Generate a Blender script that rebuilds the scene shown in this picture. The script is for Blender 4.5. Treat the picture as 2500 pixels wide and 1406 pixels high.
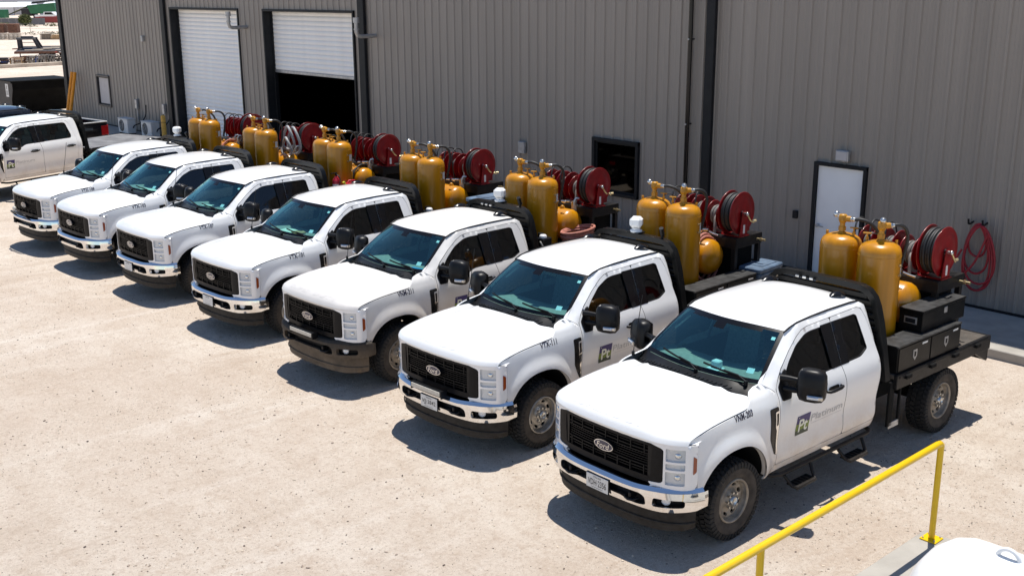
import bpy, bmesh, math, random
from math import sin, cos, pi, radians, sqrt
from mathutils import Vector, Matrix
from mathutils.geometry import delaunay_2d_cdt

for o in list(bpy.data.objects):
    bpy.data.objects.remove(o)
scene = bpy.context.scene
COL = scene.collection
RND = random.Random(7)

# ------------------------------------------------------------------ camera
CAM_LOC = Vector((8.460, 6.956, 5.450))
YAW, PITCH, ROLL = radians(-132.063), radians(15.342), radians(-0.330)
Fw = Vector((cos(YAW) * cos(PITCH), sin(YAW) * cos(PITCH), -sin(PITCH)))
Rt = Fw.cross(Vector((0, 0, 1))).normalized()
Up = Rt.cross(Fw)
Rt2 = Rt * cos(ROLL) + Up * sin(ROLL)
Up2 = -Rt * sin(ROLL) + Up * cos(ROLL)
cd = bpy.data.cameras.new('camera')
cam = bpy.data.objects.new('camera', cd)
COL.objects.link(cam)
M = Matrix((Rt2, Up2, -Fw)).transposed().to_4x4()
M.translation = CAM_LOC
cam.matrix_world = M
cd.sensor_width = 36
cd.lens = 38.303
cd.clip_start = 0.1
cd.clip_end = 3000
scene.camera = cam

# ------------------------------------------------------------------ world, sun, exposure
SUN_TO = Vector((-0.20, -0.10, 1.0)).normalized()
EL = math.asin(SUN_TO.z)
AZ = math.atan2(SUN_TO.x, SUN_TO.y)
w = bpy.data.worlds.new('World')
scene.world = w
w.use_nodes = True
nt = w.node_tree
bg = nt.nodes['Background']
sky = nt.nodes.new('ShaderNodeTexSky')
sky.sky_type = 'NISHITA'
sky.sun_disc = False
sky.sun_elevation = EL
sky.sun_rotation = AZ
sky.air_density = 1.0
sky.ozone_density = 2.0
sky.dust_density = 0.0
sky.altitude = 1800
nt.links.new(sky.outputs[0], bg.inputs[0])
bg.inputs[1].default_value = 0.118
sd = bpy.data.lights.new('sun', 'SUN')
sd.energy = 4.6
sd.angle = radians(0.5)
sd.color = (1.0, 0.955, 0.885)
sun = bpy.data.objects.new('sun', sd)
COL.objects.link(sun)
sun.rotation_euler = (-SUN_TO).to_track_quat('-Z', 'Y').to_euler()
sun.location = (0, 0, 30)
vs = scene.view_settings
vs.view_transform = 'Standard'
vs.look = 'None'
vs.exposure = 0.32
vs.gamma = 1.0
scene.render.engine = 'CYCLES'

# ------------------------------------------------------------------ materials
MATS = {}


def mat(name, base, rough=0.5, metal=0.0, var=0.0, vscale=6.0, bump=0.0, bscale=40.0, coat=0.0,
        dust=None, spec=0.5, emit=None, streak=False):
    """principled material with noise colour variation, bump and optional height dust (dust=(z0,z1,amount))."""
    m = bpy.data.materials.new(name)
    m.use_nodes = True
    n, l = m.node_tree.nodes, m.node_tree.links
    p = n['Principled BSDF']
    p.inputs['Base Color'].default_value = (*base, 1)
    p.inputs['Roughness'].default_value = rough
    p.inputs['Metallic'].default_value = metal
    p.inputs['Specular IOR Level'].default_value = spec
    p.inputs['Coat Weight'].default_value = coat
    p.inputs['Coat Roughness'].default_value = 0.08
    tc = n.new('ShaderNodeTexCoord')
    col = None
    if var:
        nz = n.new('ShaderNodeTexNoise')
        nz.inputs['Scale'].default_value = vscale
        nz.inputs['Detail'].default_value = 6
        if streak:
            mpg = n.new('ShaderNodeMapping')
            mpg.inputs['Scale'].default_value = (1.6, 1.6, 0.12)
            l.new(tc.outputs['Object'], mpg.inputs[0])
            nz.noise_dimensions = '4D'
            ob_ = n.new('ShaderNodeObjectInfo')
            sp_ = n.new('ShaderNodeSeparateXYZ')
            l.new(ob_.outputs['Location'], sp_.inputs[0])
            l.new(sp_.outputs[1], nz.inputs['W'])
            l.new(mpg.outputs[0], nz.inputs['Vector'])
        else:
            l.new(tc.outputs['Object'], nz.inputs['Vector'])
        mp = n.new('ShaderNodeMapRange')
        mp.inputs[1].default_value = 0.3
        mp.inputs[2].default_value = 0.7
        l.new(nz.outputs[0], mp.inputs[0])
        mx = n.new('ShaderNodeMix')
        mx.data_type = 'RGBA'
        mx.inputs[6].default_value = (*[c * (1 - var) for c in base], 1)
        mx.inputs[7].default_value = (*[min(1, c * (1 + var)) for c in base], 1)
        l.new(mp.outputs[0], mx.inputs[0])
        col = mx.outputs[2]
    if dust:
        z0, z1, am = dust[:3]
        sx = n.new('ShaderNodeSeparateXYZ')
        l.new(tc.outputs['Object'], sx.inputs[0])
        mr = n.new('ShaderNodeMapRange')
        mr.interpolation_type = 'SMOOTHSTEP'
        mr.inputs[1].default_value = z1
        mr.inputs[2].default_value = z0
        l.new(sx.outputs[2], mr.inputs[0])
        nz2 = n.new('ShaderNodeTexNoise')
        nz2.noise_dimensions = '4D'
        oi = n.new('ShaderNodeObjectInfo')
        sxo = n.new('ShaderNodeSeparateXYZ')
        l.new(oi.outputs['Location'], sxo.inputs[0])
        l.new(sxo.outputs[1], nz2.inputs['W'])
        nz2.inputs['Scale'].default_value = 5
        nz2.inputs['Detail'].default_value = 7
        nz2.inputs['Roughness'].default_value = 0.65
        l.new(tc.outputs['Object'], nz2.inputs['Vector'])
        mr2 = n.new('ShaderNodeMapRange')
        mr2.inputs[1].default_value = 0.3
        mr2.inputs[2].default_value = 0.75
        mr2.inputs[3].default_value = 0.35
        mr2.inputs[4].default_value = 1.0
        l.new(nz2.outputs[0], mr2.inputs[0])
        mu = n.new('ShaderNodeMath')
        mu.operation = 'MULTIPLY'
        l.new(mr.outputs[0], mu.inputs[0])
        l.new(mr2.outputs[0], mu.inputs[1])
        mu2 = n.new('ShaderNodeMath')
        mu2.operation = 'MULTIPLY'
        mu2.inputs[1].default_value = am
        l.new(mu.outputs[0], mu2.inputs[0])
        mx2 = n.new('ShaderNodeMix')
        mx2.data_type = 'RGBA'
        l.new(mu2.outputs[0], mx2.inputs[0])
        if col:
            l.new(col, mx2.inputs[6])
        else:
            mx2.inputs[6].default_value = (*base, 1)
        mx2.inputs[7].default_value = (0.56, 0.42, 0.29, 1)
        col = mx2.outputs[2]
        mrr = n.new('ShaderNodeMix')
        mrr.data_type = 'FLOAT'
        l.new(mu2.outputs[0], mrr.inputs[0])
        mrr.inputs[2].default_value = rough
        mrr.inputs[3].default_value = 0.85
        l.new(mrr.outputs[0], p.inputs['Roughness'])
        if metal:
            mm = n.new('ShaderNodeMix')
            mm.data_type = 'FLOAT'
            l.new(mu2.outputs[0], mm.inputs[0])
            mm.inputs[2].default_value = metal
            mm.inputs[3].default_value = 0.0
            l.new(mm.outputs[0], p.inputs['Metallic'])
    if col:
        l.new(col, p.inputs['Base Color'])
    if bump:
        nb = n.new('ShaderNodeTexNoise')
        nb.inputs['Scale'].default_value = bscale
        nb.inputs['Detail'].default_value = 5
        l.new(tc.outputs['Object'], nb.inputs['Vector'])
        b = n.new('ShaderNodeBump')
        b.inputs['Strength'].default_value = bump
        b.inputs['Distance'].default_value = 0.02
        l.new(nb.outputs[0], b.inputs['Height'])
        l.new(b.outputs[0], p.inputs['Normal'])
    if emit:
        p.inputs['Emission Color'].default_value = (*emit[0], 1)
        p.inputs['Emission Strength'].default_value = emit[1]
    MATS[name] = m
    return m


def glass(name, tint, rough=0.03, f0=0.055, refl=(1, 1, 1)):
    m = bpy.data.materials.new(name)
    m.use_nodes = True
    n, l = m.node_tree.nodes, m.node_tree.links
    n.remove(n['Principled BSDF'])
    out = n['Material Output']
    tr = n.new('ShaderNodeBsdfTransparent')
    tr.inputs[0].default_value = (*tint, 1)
    gl = n.new('ShaderNodeBsdfGlossy')
    gl.inputs[0].default_value = (*refl, 1)
    gl.inputs['Roughness'].default_value = rough
    lw = n.new('ShaderNodeLayerWeight')      # thin pane: same reflectance from both sides
    lw.inputs[0].default_value = 0.5
    pw = n.new('ShaderNodeMath')
    pw.operation = 'POWER'
    pw.inputs[1].default_value = 4.5
    l.new(lw.outputs['Facing'], pw.inputs[0])
    fr = n.new('ShaderNodeMapRange')
    fr.inputs[3].default_value = f0
    fr.inputs[4].default_value = 1.0
    l.new(pw.outputs[0], fr.inputs[0])
    mx = n.new('ShaderNodeMixShader')
    l.new(fr.outputs[0], mx.inputs[0])
    l.new(tr.outputs[0], mx.inputs[1])
    l.new(gl.outputs[0], mx.inputs[2])
    l.new(mx.outputs[0], out.inputs[0])
    MATS[name] = m
    return m


mat('white_paint', (0.83, 0.83, 0.82), 0.3, coat=0.6, var=0.02, vscale=2, dust=(0.45, 1.22, 0.78))  # low dust tint also holds warm ground bounce painted into the colour
mat('white_dirty', (0.70, 0.68, 0.65), 0.4, coat=0.25, var=0.05, vscale=3, dust=(0.5, 1.6, 0.75))
mat('chrome', (0.78, 0.78, 0.78), 0.07, metal=1.0, dust=(0.42, 0.62, 0.15))
mat('bright_metal', (0.62, 0.62, 0.60), 0.3, metal=1.0, var=0.15, vscale=20)
mat('brass', (0.62, 0.50, 0.28), 0.35, metal=0.9, var=0.15, vscale=30)
mat('black_plastic', (0.007, 0.007, 0.008), 0.40, var=0.35, vscale=8, spec=0.25)
mat('black_gloss', (0.006, 0.006, 0.007), 0.2, spec=0.3)
mat('grille_black', (0.006, 0.006, 0.007), 0.4, var=0.4, vscale=25, spec=0.16)
mat('air_dam_plastic', (0.016, 0.016, 0.016), 0.6, var=0.5, vscale=14, bump=0.15, bscale=120, dust=(0.2, 0.62, 0.08), spec=0.2)
mat('dirty_bumper', (0.012, 0.012, 0.012), 0.6, var=0.6, vscale=18, bump=0.1, bscale=60, dust=(0.3, 1.0, 0.34), spec=0.2)
mat('chassis_black', (0.005, 0.005, 0.005), 0.85, var=0.4, spec=0.2)
mat('rubber', (0.015, 0.0145, 0.014), 0.85, var=0.3, vscale=10, bump=0.2, bscale=60)
mat('rubber_dusty', (0.052, 0.043, 0.035), 0.9, var=0.45, vscale=9, bump=0.2, bscale=60)
mat('rim_metal', (0.36, 0.34, 0.31), 0.42, metal=0.75, var=0.3, vscale=14)
mat('rim_dusty', (0.30, 0.26, 0.21), 0.6, metal=0.35, var=0.35, vscale=12)
mat('lamp_silver', (0.86, 0.85, 0.84), 0.25, metal=0.1, coat=0.4)
mat('lamp_white', (0.80, 0.80, 0.79), 0.22, coat=0.5)
mat('lamp_lens', (0.66, 0.68, 0.71), 0.25, metal=0.2, coat=0.8)
mat('amber', (0.28, 0.055, 0.012), 0.25, coat=0.6)
mat('red_lens', (0.45, 0.01, 0.012), 0.2, coat=0.6)
mat('badge_blue', (0.006, 0.010, 0.05), 0.2, coat=0.6)
mat('navy', (0.028, 0.018, 0.13), 0.45)
mat('logo_green', (0.22, 0.30, 0.02), 0.45)
mat('logo_dark', (0.035, 0.05, 0.03), 0.45)
mat('logo_cream', (0.78, 0.78, 0.66), 0.45)
mat('logo_grey', (0.47, 0.465, 0.46), 0.45)
mat('text_dark', (0.022, 0.020, 0.040), 0.5)
mat('plate_white', (0.70, 0.69, 0.66), 0.5, var=0.08, vscale=30)
mat('plate_text', (0.05, 0.045, 0.045), 0.5)
mat('interior_dark', (0.035, 0.038, 0.042), 0.8)
mat('dash', (0.27, 0.26, 0.235), 0.75, var=0.15, vscale=20)
mat('seat_fabric', (0.28, 0.28, 0.28), 0.9, var=0.2, vscale=30)
mat('headliner', (0.30, 0.31, 0.31), 0.9)
mat('paper', (0.72, 0.70, 0.62), 0.8, var=0.12, vscale=12)
mat('cardboard', (0.45, 0.28, 0.13), 0.85)
mat('sticker', (0.70, 0.78, 0.82), 0.5)
mat('sticker_blue', (0.03, 0.30, 0.62), 0.5)
mat('bed_black', (0.009, 0.009, 0.010), 0.42, var=0.5, vscale=9, bump=0.1, bscale=30, dust=(0.3, 1.2, 0.04), spec=0.2)
mat('deck_plate', (0.03, 0.029, 0.028), 0.55, var=0.7, vscale=7, bump=0.25, bscale=45, dust=(0.9, 1.3, 0.2))
mat('deck_grey', (0.22, 0.22, 0.225), 0.5, metal=0.3, var=0.35, vscale=3, bump=0.2, bscale=45)
mat('toolbox_black', (0.007, 0.007, 0.007), 0.33, var=0.5, vscale=6, bump=0.05, bscale=20, spec=0.16)
mat('toolbox_top', (0.030, 0.030, 0.030), 0.5, var=0.8, vscale=9)
mat('tank_yellow', (0.52, 0.215, 0.002), 0.29, var=0.16, vscale=6, coat=0.25, streak=True)
mat('pipe_yellow', (0.48, 0.22, 0.01), 0.4, var=0.25, vscale=20)
mat('reel_red', (0.24, 0.002, 0.004), 0.36, var=0.25, vscale=8, coat=0.1)
mat('hose_black', (0.020, 0.020, 0.020), 0.55, var=0.3, vscale=30)
mat('hose_grey', (0.20, 0.19, 0.175), 0.6, var=0.25, vscale=20)
mat('hose_pink', (0.42, 0.16, 0.115), 0.65, var=0.2, vscale=15)
mat('hose_red', (0.30, 0.010, 0.022), 0.5, var=0.2, vscale=15)
mat('filter_tan', (0.55, 0.44, 0.30), 0.6, var=0.15, vscale=15)
mat('red_plastic', (0.50, 0.012, 0.03), 0.4, var=0.1)
mat('white_plastic', (0.80, 0.80, 0.79), 0.4, coat=0.2)
mat('blue_lid', (0.10, 0.15, 0.22), 0.5, var=0.35, vscale=6)
mat('wall_metal', (0.282, 0.250, 0.216), 0.5, var=0.09, vscale=1.4, streak=True, bump=0.05, bscale=1.2)
mat('trim_dark', (0.011, 0.012, 0.014), 0.55, var=0.2, spec=0.25)
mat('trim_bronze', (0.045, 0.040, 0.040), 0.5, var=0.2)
mat('door_white', (0.86, 0.86, 0.85), 0.45, var=0.04, vscale=2)
mat('slat_white', (0.86, 0.85, 0.83), 0.45, var=0.04, vscale=3)
mat('galv', (0.42, 0.42, 0.42), 0.45, metal=0.6, var=0.2, vscale=10)
mat('blind', (0.50, 0.47, 0.46), 0.7, var=0.05)
mat('concrete', (0.36, 0.335, 0.295), 0.85, var=0.14, vscale=3, bump=0.12, bscale=60)
mat('ac_white', (0.60, 0.61, 0.60), 0.5, var=0.05)
mat('safety_yellow', (0.80, 0.50, 0.0), 0.35, var=0.04, vscale=6, coat=0.3)
mat('bollard_yellow', (0.55, 0.33, 0.06), 0.6, var=0.25, vscale=6)
mat('orange_pipe', (0.72, 0.27, 0.006), 0.5, var=0.12, vscale=4)
mat('tank_white', (0.84, 0.84, 0.83), 0.35, coat=0.3, var=0.02)
mat('black_paint', (0.006, 0.006, 0.009), 0.25, coat=0.7)
mat('navy_paint', (0.010, 0.016, 0.035), 0.22, coat=0.8)
mat('dumpster_black', (0.004, 0.004, 0.004), 0.7, spec=0.1, var=0.5, vscale=3, bump=0.1, bscale=8)  # black paint, with the shade of the open front put into the colour
mat('dumpster_lit_side', (0.05, 0.043, 0.038), 0.7, var=0.3, vscale=3)  # lighter side tone from ground bounce put into the colour
mat('wood_old', (0.26, 0.21, 0.16), 0.9, var=0.35, vscale=6)
mat('wood_new', (0.48, 0.32, 0.17), 0.85, var=0.25, vscale=6)
mat('rust_brown', (0.14, 0.065, 0.04), 0.85, var=0.35, vscale=5)
mat('trailer_dark', (0.035, 0.030, 0.032), 0.7, var=0.4, vscale=4)
mat('cage_grey', (0.30, 0.27, 0.23), 0.8, var=0.4, vscale=3)
mat('tarp_blue', (0.02, 0.05, 0.22), 0.5)
mat('machine_green', (0.012, 0.13, 0.055), 0.5, var=0.2, vscale=0.5)
mat('machine_yellow', (0.60, 0.62, 0.05), 0.5)
mat('tent_white', (0.75, 0.76, 0.78), 0.6)
mat('far_wall', (0.55, 0.55, 0.56), 0.7, var=0.04, vscale=0.1)
mat('far_dark', (0.10, 0.10, 0.11), 0.8)
mat('fence_grey', (0.16, 0.16, 0.165), 0.8)
mat('red_far', (0.24, 0.04, 0.035), 0.7, var=0.2, vscale=1)
mat('leaf_a', (0.075, 0.10, 0.022), 0.8, var=0.4, vscale=1)
mat('leaf_b', (0.15, 0.15, 0.055), 0.85, var=0.4, vscale=1)
mat('bark', (0.10, 0.075, 0.05), 0.9)
mat('stone_pale', (0.56, 0.47, 0.37), 0.9, var=0.2, vscale=2)
mat('stone_mid', (0.36, 0.29, 0.23), 0.9, var=0.3, vscale=2)
mat('stone_dark', (0.10, 0.075, 0.06), 0.9, var=0.3, vscale=2)
glass('windshield_glass', (0.56, 0.88, 0.86), f0=0.13, refl=(0.55, 1.0, 0.97))  # blue-green of the reflected sky put into the glossy tint
glass('tinted_glass', (0.055, 0.06, 0.065))
glass('crew_glass', (0.30, 0.42, 0.42))
glass('pane_glass', (0.012, 0.013, 0.014), f0=0.03)


def ground_mat():
    m = bpy.data.materials.new('caliche_ground')
    m.use_nodes = True
    n, l = m.node_tree.nodes, m.node_tree.links
    p = n['Principled BSDF']
    p.inputs['Roughness'].default_value = 0.95
    p.inputs['Specular IOR Level'].default_value = 0.15
    tc = n.new('ShaderNodeTexCoord')

    def noise(sc, det, ro=0.6, stretch=None):
        t = n.new('ShaderNodeTexNoise')
        t.inputs['Scale'].default_value = sc
        t.inputs['Detail'].default_value = det
        t.inputs['Roughness'].default_value = ro
        if stretch:
            mp = n.new('ShaderNodeMapping')
            mp.inputs['Scale'].default_value = stretch
            mp.inputs['Rotation'].default_value = (0, 0, 0.5)
            l.new(tc.outputs['Object'], mp.inputs[0])
            l.new(mp.outputs[0], t.inputs['Vector'])
        else:
            l.new(tc.outputs['Object'], t.inputs['Vector'])
        return t.outputs[0]

    def rng(v, a, b, c=0.0, d=1.0):
        r = n.new('ShaderNodeMapRange')
        for i, x in enumerate((a, b, c, d)):
            r.inputs[i + 1].default_value = x
        l.new(v, r.inputs[0])
        return r.outputs[0]

    def mix(f, a, b):
        x = n.new('ShaderNodeMix')
        x.data_type = 'RGBA'
        if isinstance(f, float):
            x.inputs[0].default_value = f
        else:
            l.new(f, x.inputs[0])
        for i, c in ((6, a), (7, b)):
            if isinstance(c, tuple):
                x.inputs[i].default_value = (*c, 1)
            else:
                l.new(c, x.inputs[i])
        return x.outputs[2]
    big = noise(0.22, 6, 0.62)
    mid = noise(1.5, 8, 0.68, (1.0, 0.45, 1))
    track = noise(1.1, 7, 0.6, (0.16, 1.6, 1))
    clump = noise(6.5, 8, 0.72)
    fine = noise(24, 8, 0.78)
    grit = noise(70, 4, 0.8)
    c = mix(rng(big, 0.36, 0.64), (0.64, 0.53, 0.43), (0.76, 0.67, 0.57))
    c = mix(rng(mid, 0.42, 0.64, 0, 0.55), c, (0.57, 0.455, 0.355))
    c = mix(rng(track, 0.54, 0.70, 0, 0.65), c, (0.80, 0.72, 0.63))
    c = mix(rng(clump, 0.50, 0.70, 0, 0.7), c, (0.52, 0.40, 0.305))
    c = mix(rng(fine, 0.53, 0.70, 0, 0.85), c, (0.36, 0.265, 0.195))  # gravel tone, with the specks' small shadows put into the colour
    c = mix(rng(fine, 0.46, 0.30, 0, 0.8), c, (0.82, 0.76, 0.68))
    c = mix(rng(grit, 0.57, 0.70, 0, 0.8), c, (0.26, 0.19, 0.14))
    scuff = noise(0.55, 7, 0.7, (0.5, 2.2, 1))
    c = mix(rng(scuff, 0.55, 0.68, 0, 0.4), c, (0.47, 0.36, 0.27))
    l.new(c, p.inputs['Base Color'])
    ad = n.new('ShaderNodeMath')
    ad.operation = 'ADD'
    ad2 = n.new('ShaderNodeMath')
    ad2.operation = 'MULTIPLY_ADD'
    ad2.inputs[1].default_value = 1.6
    l.new(clump, ad2.inputs[0])
    l.new(fine, ad2.inputs[2])
    l.new(ad2.outputs[0], ad.inputs[0])
    l.new(rng(grit, 0.3, 0.8, 0, 0.5), ad.inputs[1])
    b = n.new('ShaderNodeBump')
    b.inputs['Strength'].default_value = 0.75
    b.inputs['Distance'].default_value = 0.04
    l.new(ad.outputs[0], b.inputs['Height'])
    l.new(b.outputs[0], p.inputs['Normal'])
    MATS['ground'] = m


ground_mat()


# ------------------------------------------------------------------ mesh builder
class MB:
    def __init__(s):
        s.v, s.f, s.m, s.sm, s.mats = [], [], [], [], []

    def mi(s, name):
        if name not in s.mats:
            s.mats.append(name)
        return s.mats.index(name)

    def add(s, verts, faces, m, smooth=False):
        b = len(s.v)
        s.v += [tuple(p) for p in verts]
        k = s.mi(m)
        for f in faces:
            s.f.append(tuple(b + i for i in f))
            s.m.append(k)
            s.sm.append(smooth)

    def box(s, c, d, m, bev=0.0, rz=0.0, mtop=None):
        hx, hy, hz = d[0] / 2, d[1] / 2, d[2] / 2
        b = min(bev, hx * .49, hy * .49, hz * .49)
        vs_, fs = [], []
        if b <= 0:
            for x in (-hx, hx):
                for y in (-hy, hy):
                    for z in (-hz, hz):
                        vs_.append((x, y, z))
            fs = [(0, 1, 3, 2), (4, 6, 7, 5), (0, 4, 5, 1), (2, 3, 7, 6), (0, 2, 6, 4), (1, 5, 7, 3)]
            topi = 5
        else:
            idx = {}
            for sx in (-1, 1):
                for sy in (-1, 1):
                    for sz in (-1, 1):
                        for a in range(3):
                            p = [sx * (hx - b), sy * (hy - b), sz * (hz - b)]
                            p[a] = (sx, sy, sz)[a] * (hx, hy, hz)[a]
                            idx[(sx, sy, sz, a)] = len(vs_)
                            vs_.append(tuple(p))
            for a in range(3):
                o1, o2 = [q for q in range(3) if q != a]
                for sg in (-1, 1):
                    q = []
                    for (u, v) in ((-1, -1), (1, -1), (1, 1), (-1, 1)):
                        k = [0, 0, 0]
                        k[a], k[o1], k[o2] = sg, u, v
                        q.append(idx[(*k, a)])
                    if (sg > 0) == (a == 1):
                        q.reverse()
                    fs.append(tuple(q))
            topi = 5
            for a in range(3):
                o1, o2 = [q for q in range(3) if q != a]
                for u in (-1, 1):
                    for v in (-1, 1):
                        k1, k2 = [0, 0, 0], [0, 0, 0]
                        k1[a], k2[a] = -1, 1
                        k1[o1] = k2[o1] = u
                        k1[o2] = k2[o2] = v
                        fs.append((idx[(*k1, o1)], idx[(*k2, o1)], idx[(*k2, o2)], idx[(*k1, o2)]))
            for sx in (-1, 1):
                for sy in (-1, 1):
                    for sz in (-1, 1):
                        fs.append(tuple(idx[(sx, sy, sz, a)] for a in range(3)))
        cr, sr = cos(rz), sin(rz)
        vv = [(c[0] + x * cr - y * sr, c[1] + x * sr + y * cr, c[2] + z) for x, y, z in vs_]
        if mtop:
            s.add(vv, fs[:topi] + fs[topi + 1:], m)
            s.add(vv, [fs[topi]], mtop)
        else:
            s.add(vv, fs, m)

    def hexa(s, p, m):
        """8 corner points: bottom 4 (ccw) then top 4."""
        s.add(p, [(3, 2, 1, 0), (4, 5, 6, 7), (0, 1, 5, 4), (1, 2, 6, 5), (2, 3, 7, 6), (3, 0, 4, 7)], m)

    def frame(s, d):
        d = Vector(d).normalized()
        a = Vector((0, 0, 1)) if abs(d.z) < 0.9 else Vector((1, 0, 0))
        u = d.cross(a).normalized()
        return u, d.cross(u)

    def cyl(s, p0, p1, r, m, seg=14, r2=None, caps=True, smooth=True):
        p0, p1 = Vector(p0), Vector(p1)
        r2 = r if r2 is None else r2
        u, v = s.frame(p1 - p0)
        a = [p0 + (u * cos(2 * pi * i / seg) + v * sin(2 * pi * i / seg)) * r for i in range(seg)]
        b = [p1 + (u * cos(2 * pi * i / seg) + v * sin(2 * pi * i / seg)) * r2 for i in range(seg)]
        s.add(a + b, [(i, i + seg, (i + 1) % seg + seg, (i + 1) % seg) for i in range(seg)], m, smooth)
        if caps:
            s.add(a, [tuple(range(seg))], m)
            s.add(b, [tuple(reversed(range(seg)))], m)

    def tube(s, pts, r, m, seg=8, closed=False, caps=True):
        P = [Vector(p) for p in pts]
        n = len(P)
        rs = r if isinstance(r, (list, tuple)) else [r] * n
        T = []
        for i in range(n):
            a = P[(i - 1) % n] if (closed or i > 0) else P[i]
            b = P[(i + 1) % n] if (closed or i < n - 1) else P[i]
            T.append((b - a).normalized())
        u, v = s.frame(T[0])
        vs_ = []
        for i in range(n):
            if i:
                u = (u - T[i] * u.dot(T[i])).normalized()
                v = T[i].cross(u)
            for k in range(seg):
                a = 2 * pi * k / seg
                vs_.append(P[i] + (u * cos(a) + v * sin(a)) * rs[i])
        fs = []
        for i in range(n if closed else n - 1):
            j = (i + 1) % n
            for k in range(seg):
                fs.append((i * seg + k, i * seg + (k + 1) % seg, j * seg + (k + 1) % seg, j * seg + k))
        s.add(vs_, fs, m, True)
        if caps and not closed:
            s.add(vs_[:seg], [tuple(reversed(range(seg)))], m)
            s.add(vs_[-seg:], [tuple(range(seg))], m)

    def lathe(s, prof, o, axis, m, seg=24, smooth=True):
        """prof: list of (r,h); None breaks the smooth surface."""
        o = Vector(o)
        ax = Vector(axis).normalized()
        u, v = s.frame(ax)
        runs, cur = [], []
        for p in prof:
            if p is None:
                if len(cur) > 1:
                    runs.append(cur)
                cur = [cur[-1]] if cur else []
            else:
                cur.append(p)
        runs.append(cur)
        for run in runs:
            vs_ = []
            for (r, h) in run:
                for k in range(seg):
                    a = 2 * pi * k / seg
                    vs_.append(o + ax * h + (u * cos(a) + v * sin(a)) * r)
            fs = []
            for i in range(len(run) - 1):
                for k in range(seg):
                    k2 = (k + 1) % seg
                    fs.append((i * seg + k, i * seg + k2, (i + 1) * seg + k2, (i + 1) * seg + k))
            s.add(vs_, fs, m, smooth)

    def grid(s, rows, m, smooth=True, flip=False, mfun=None):
        nr, nc = len(rows), len(rows[0])
        vs_ = [p for r in rows for p in r]
        fs, alt = [], {}
        for i in range(nr - 1):
            for j in range(nc - 1):
                q = (i * nc + j, i * nc + j + 1, (i + 1) * nc + j + 1, (i + 1) * nc + j)
                if flip:
                    q = q[::-1]
                mm = mfun(i, j) if mfun else m
                alt.setdefault(mm, []).append(q)
        b = len(s.v)
        s.v += [tuple(p) for p in vs_]
        for mm, qs in alt.items():
            if mm is None:
                continue
            k = s.mi(mm)
            for q in qs:
                s.f.append(tuple(b + i for i in q))
                s.m.append(k)
                s.sm.append(smooth)

    def poly_prism(s, pts, f, m, depth):
        """pts 2D outline, f(u,v,d)->3D; d=0 front, d=depth back."""
        n = len(pts)
        a = [f(u, v, 0) for u, v in pts]
        b = [f(u, v, depth) for u, v in pts]
        s.add(a, [tuple(range(n))], m)
        s.add(b, [tuple(reversed(range(n)))], m)
        s.add(a + b, [(i, i + n, (i + 1) % n + n, (i + 1) % n) for i in range(n)], m)

    def patch(s, outline, holes, f, m, step=0.04, depth=0.02, back=None, mflange=None, smooth=True):
        """surface f(u,v)->3D over a polygon with holes; edges get a flange of `depth` along -back."""
        loops = [resample(outline, step)] + [resample(h, step) for h in holes]
        pts, edges = [], []
        for L in loops:
            b = len(pts)
            pts += L
            edges += [(b + i, b + (i + 1) % len(L)) for i in range(len(L))]
        us = [p[0] for p in loops[0]]
        vs2 = [p[1] for p in loops[0]]
        u0, u1, v0, v1 = min(us), max(us), min(vs2), max(vs2)
        nu, nv = max(1, int((u1 - u0) / step)), max(1, int((v1 - v0) / step))
        bp = list(pts)
        lim = (0.55 * step) ** 2
        for i in range(nu + 1):
            for j in range(nv + 1):
                p = (u0 + (i + 0.5) * (u1 - u0) / (nu + 1), v0 + (j + 0.5) * (v1 - v0) / (nv + 1))
                if not inside(p, loops[0]) or any(inside(p, h) for h in loops[1:]):
                    continue
                if any((p[0] - q[0]) ** 2 + (p[1] - q[1]) ** 2 < lim for q in bp):
                    continue
                pts.append(p)
        r = delaunay_2d_cdt([Vector(p) for p in pts], edges, [], 0, 1e-7)
        vv, ff = r[0], r[2]
        tris = []
        for t in ff:
            cx = sum(vv[i].x for i in t) / len(t)
            cy = sum(vv[i].y for i in t) / len(t)
            if inside((cx, cy), loops[0]) and not any(inside((cx, cy), h) for h in loops[1:]):
                tris.append(tuple(t))
        P3 = [Vector(f(q.x, q.y)) for q in vv]
        bk = Vector(back if back else (0, 1, 0))
        if tris:
            t = tris[len(tris) // 2]
            nrm = (P3[t[1]] - P3[t[0]]).cross(P3[t[2]] - P3[t[0]])
            if nrm.dot(bk) < 0:
                tris = [x[::-1] for x in tris]
        s.add(P3, tris, m, smooth)
        if depth:
            cnt = {}
            for t in tris:
                for i in range(3):
                    e = (t[i], t[(i + 1) % 3])
                    cnt[e] = cnt.get(e, 0) + 1
            V, Fc = [], []
            for (a, b) in cnt:
                if (b, a) in cnt:
                    continue
                k = len(V)
                V += [P3[a], P3[b], P3[b] - bk * depth, P3[a] - bk * depth]
                Fc.append((k + 1, k, k + 3, k + 2))
            s.add(V, Fc, mflange or m)

    def text(s, txt, f, m, w, h, bold=0.0):
        vv, ff = text_geo(txt, bold)
        s.add([f(x * w, y * h) for x, y in vv], ff, m)

    def mirrored(s):
        o = MB()
        o.v = [(x, -y, z) for x, y, z in s.v]
        o.f = [f[::-1] for f in s.f]
        o.m, o.sm, o.mats = list(s.m), list(s.sm), list(s.mats)
        return o

    def join(s, other):
        b = len(s.v)
        s.v += other.v
        mp = [s.mi(x) for x in other.mats]
        for f, k, sm in zip(other.f, other.m, other.sm):
            s.f.append(tuple(b + i for i in f))
            s.m.append(mp[k])
            s.sm.append(sm)
        return s

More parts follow.
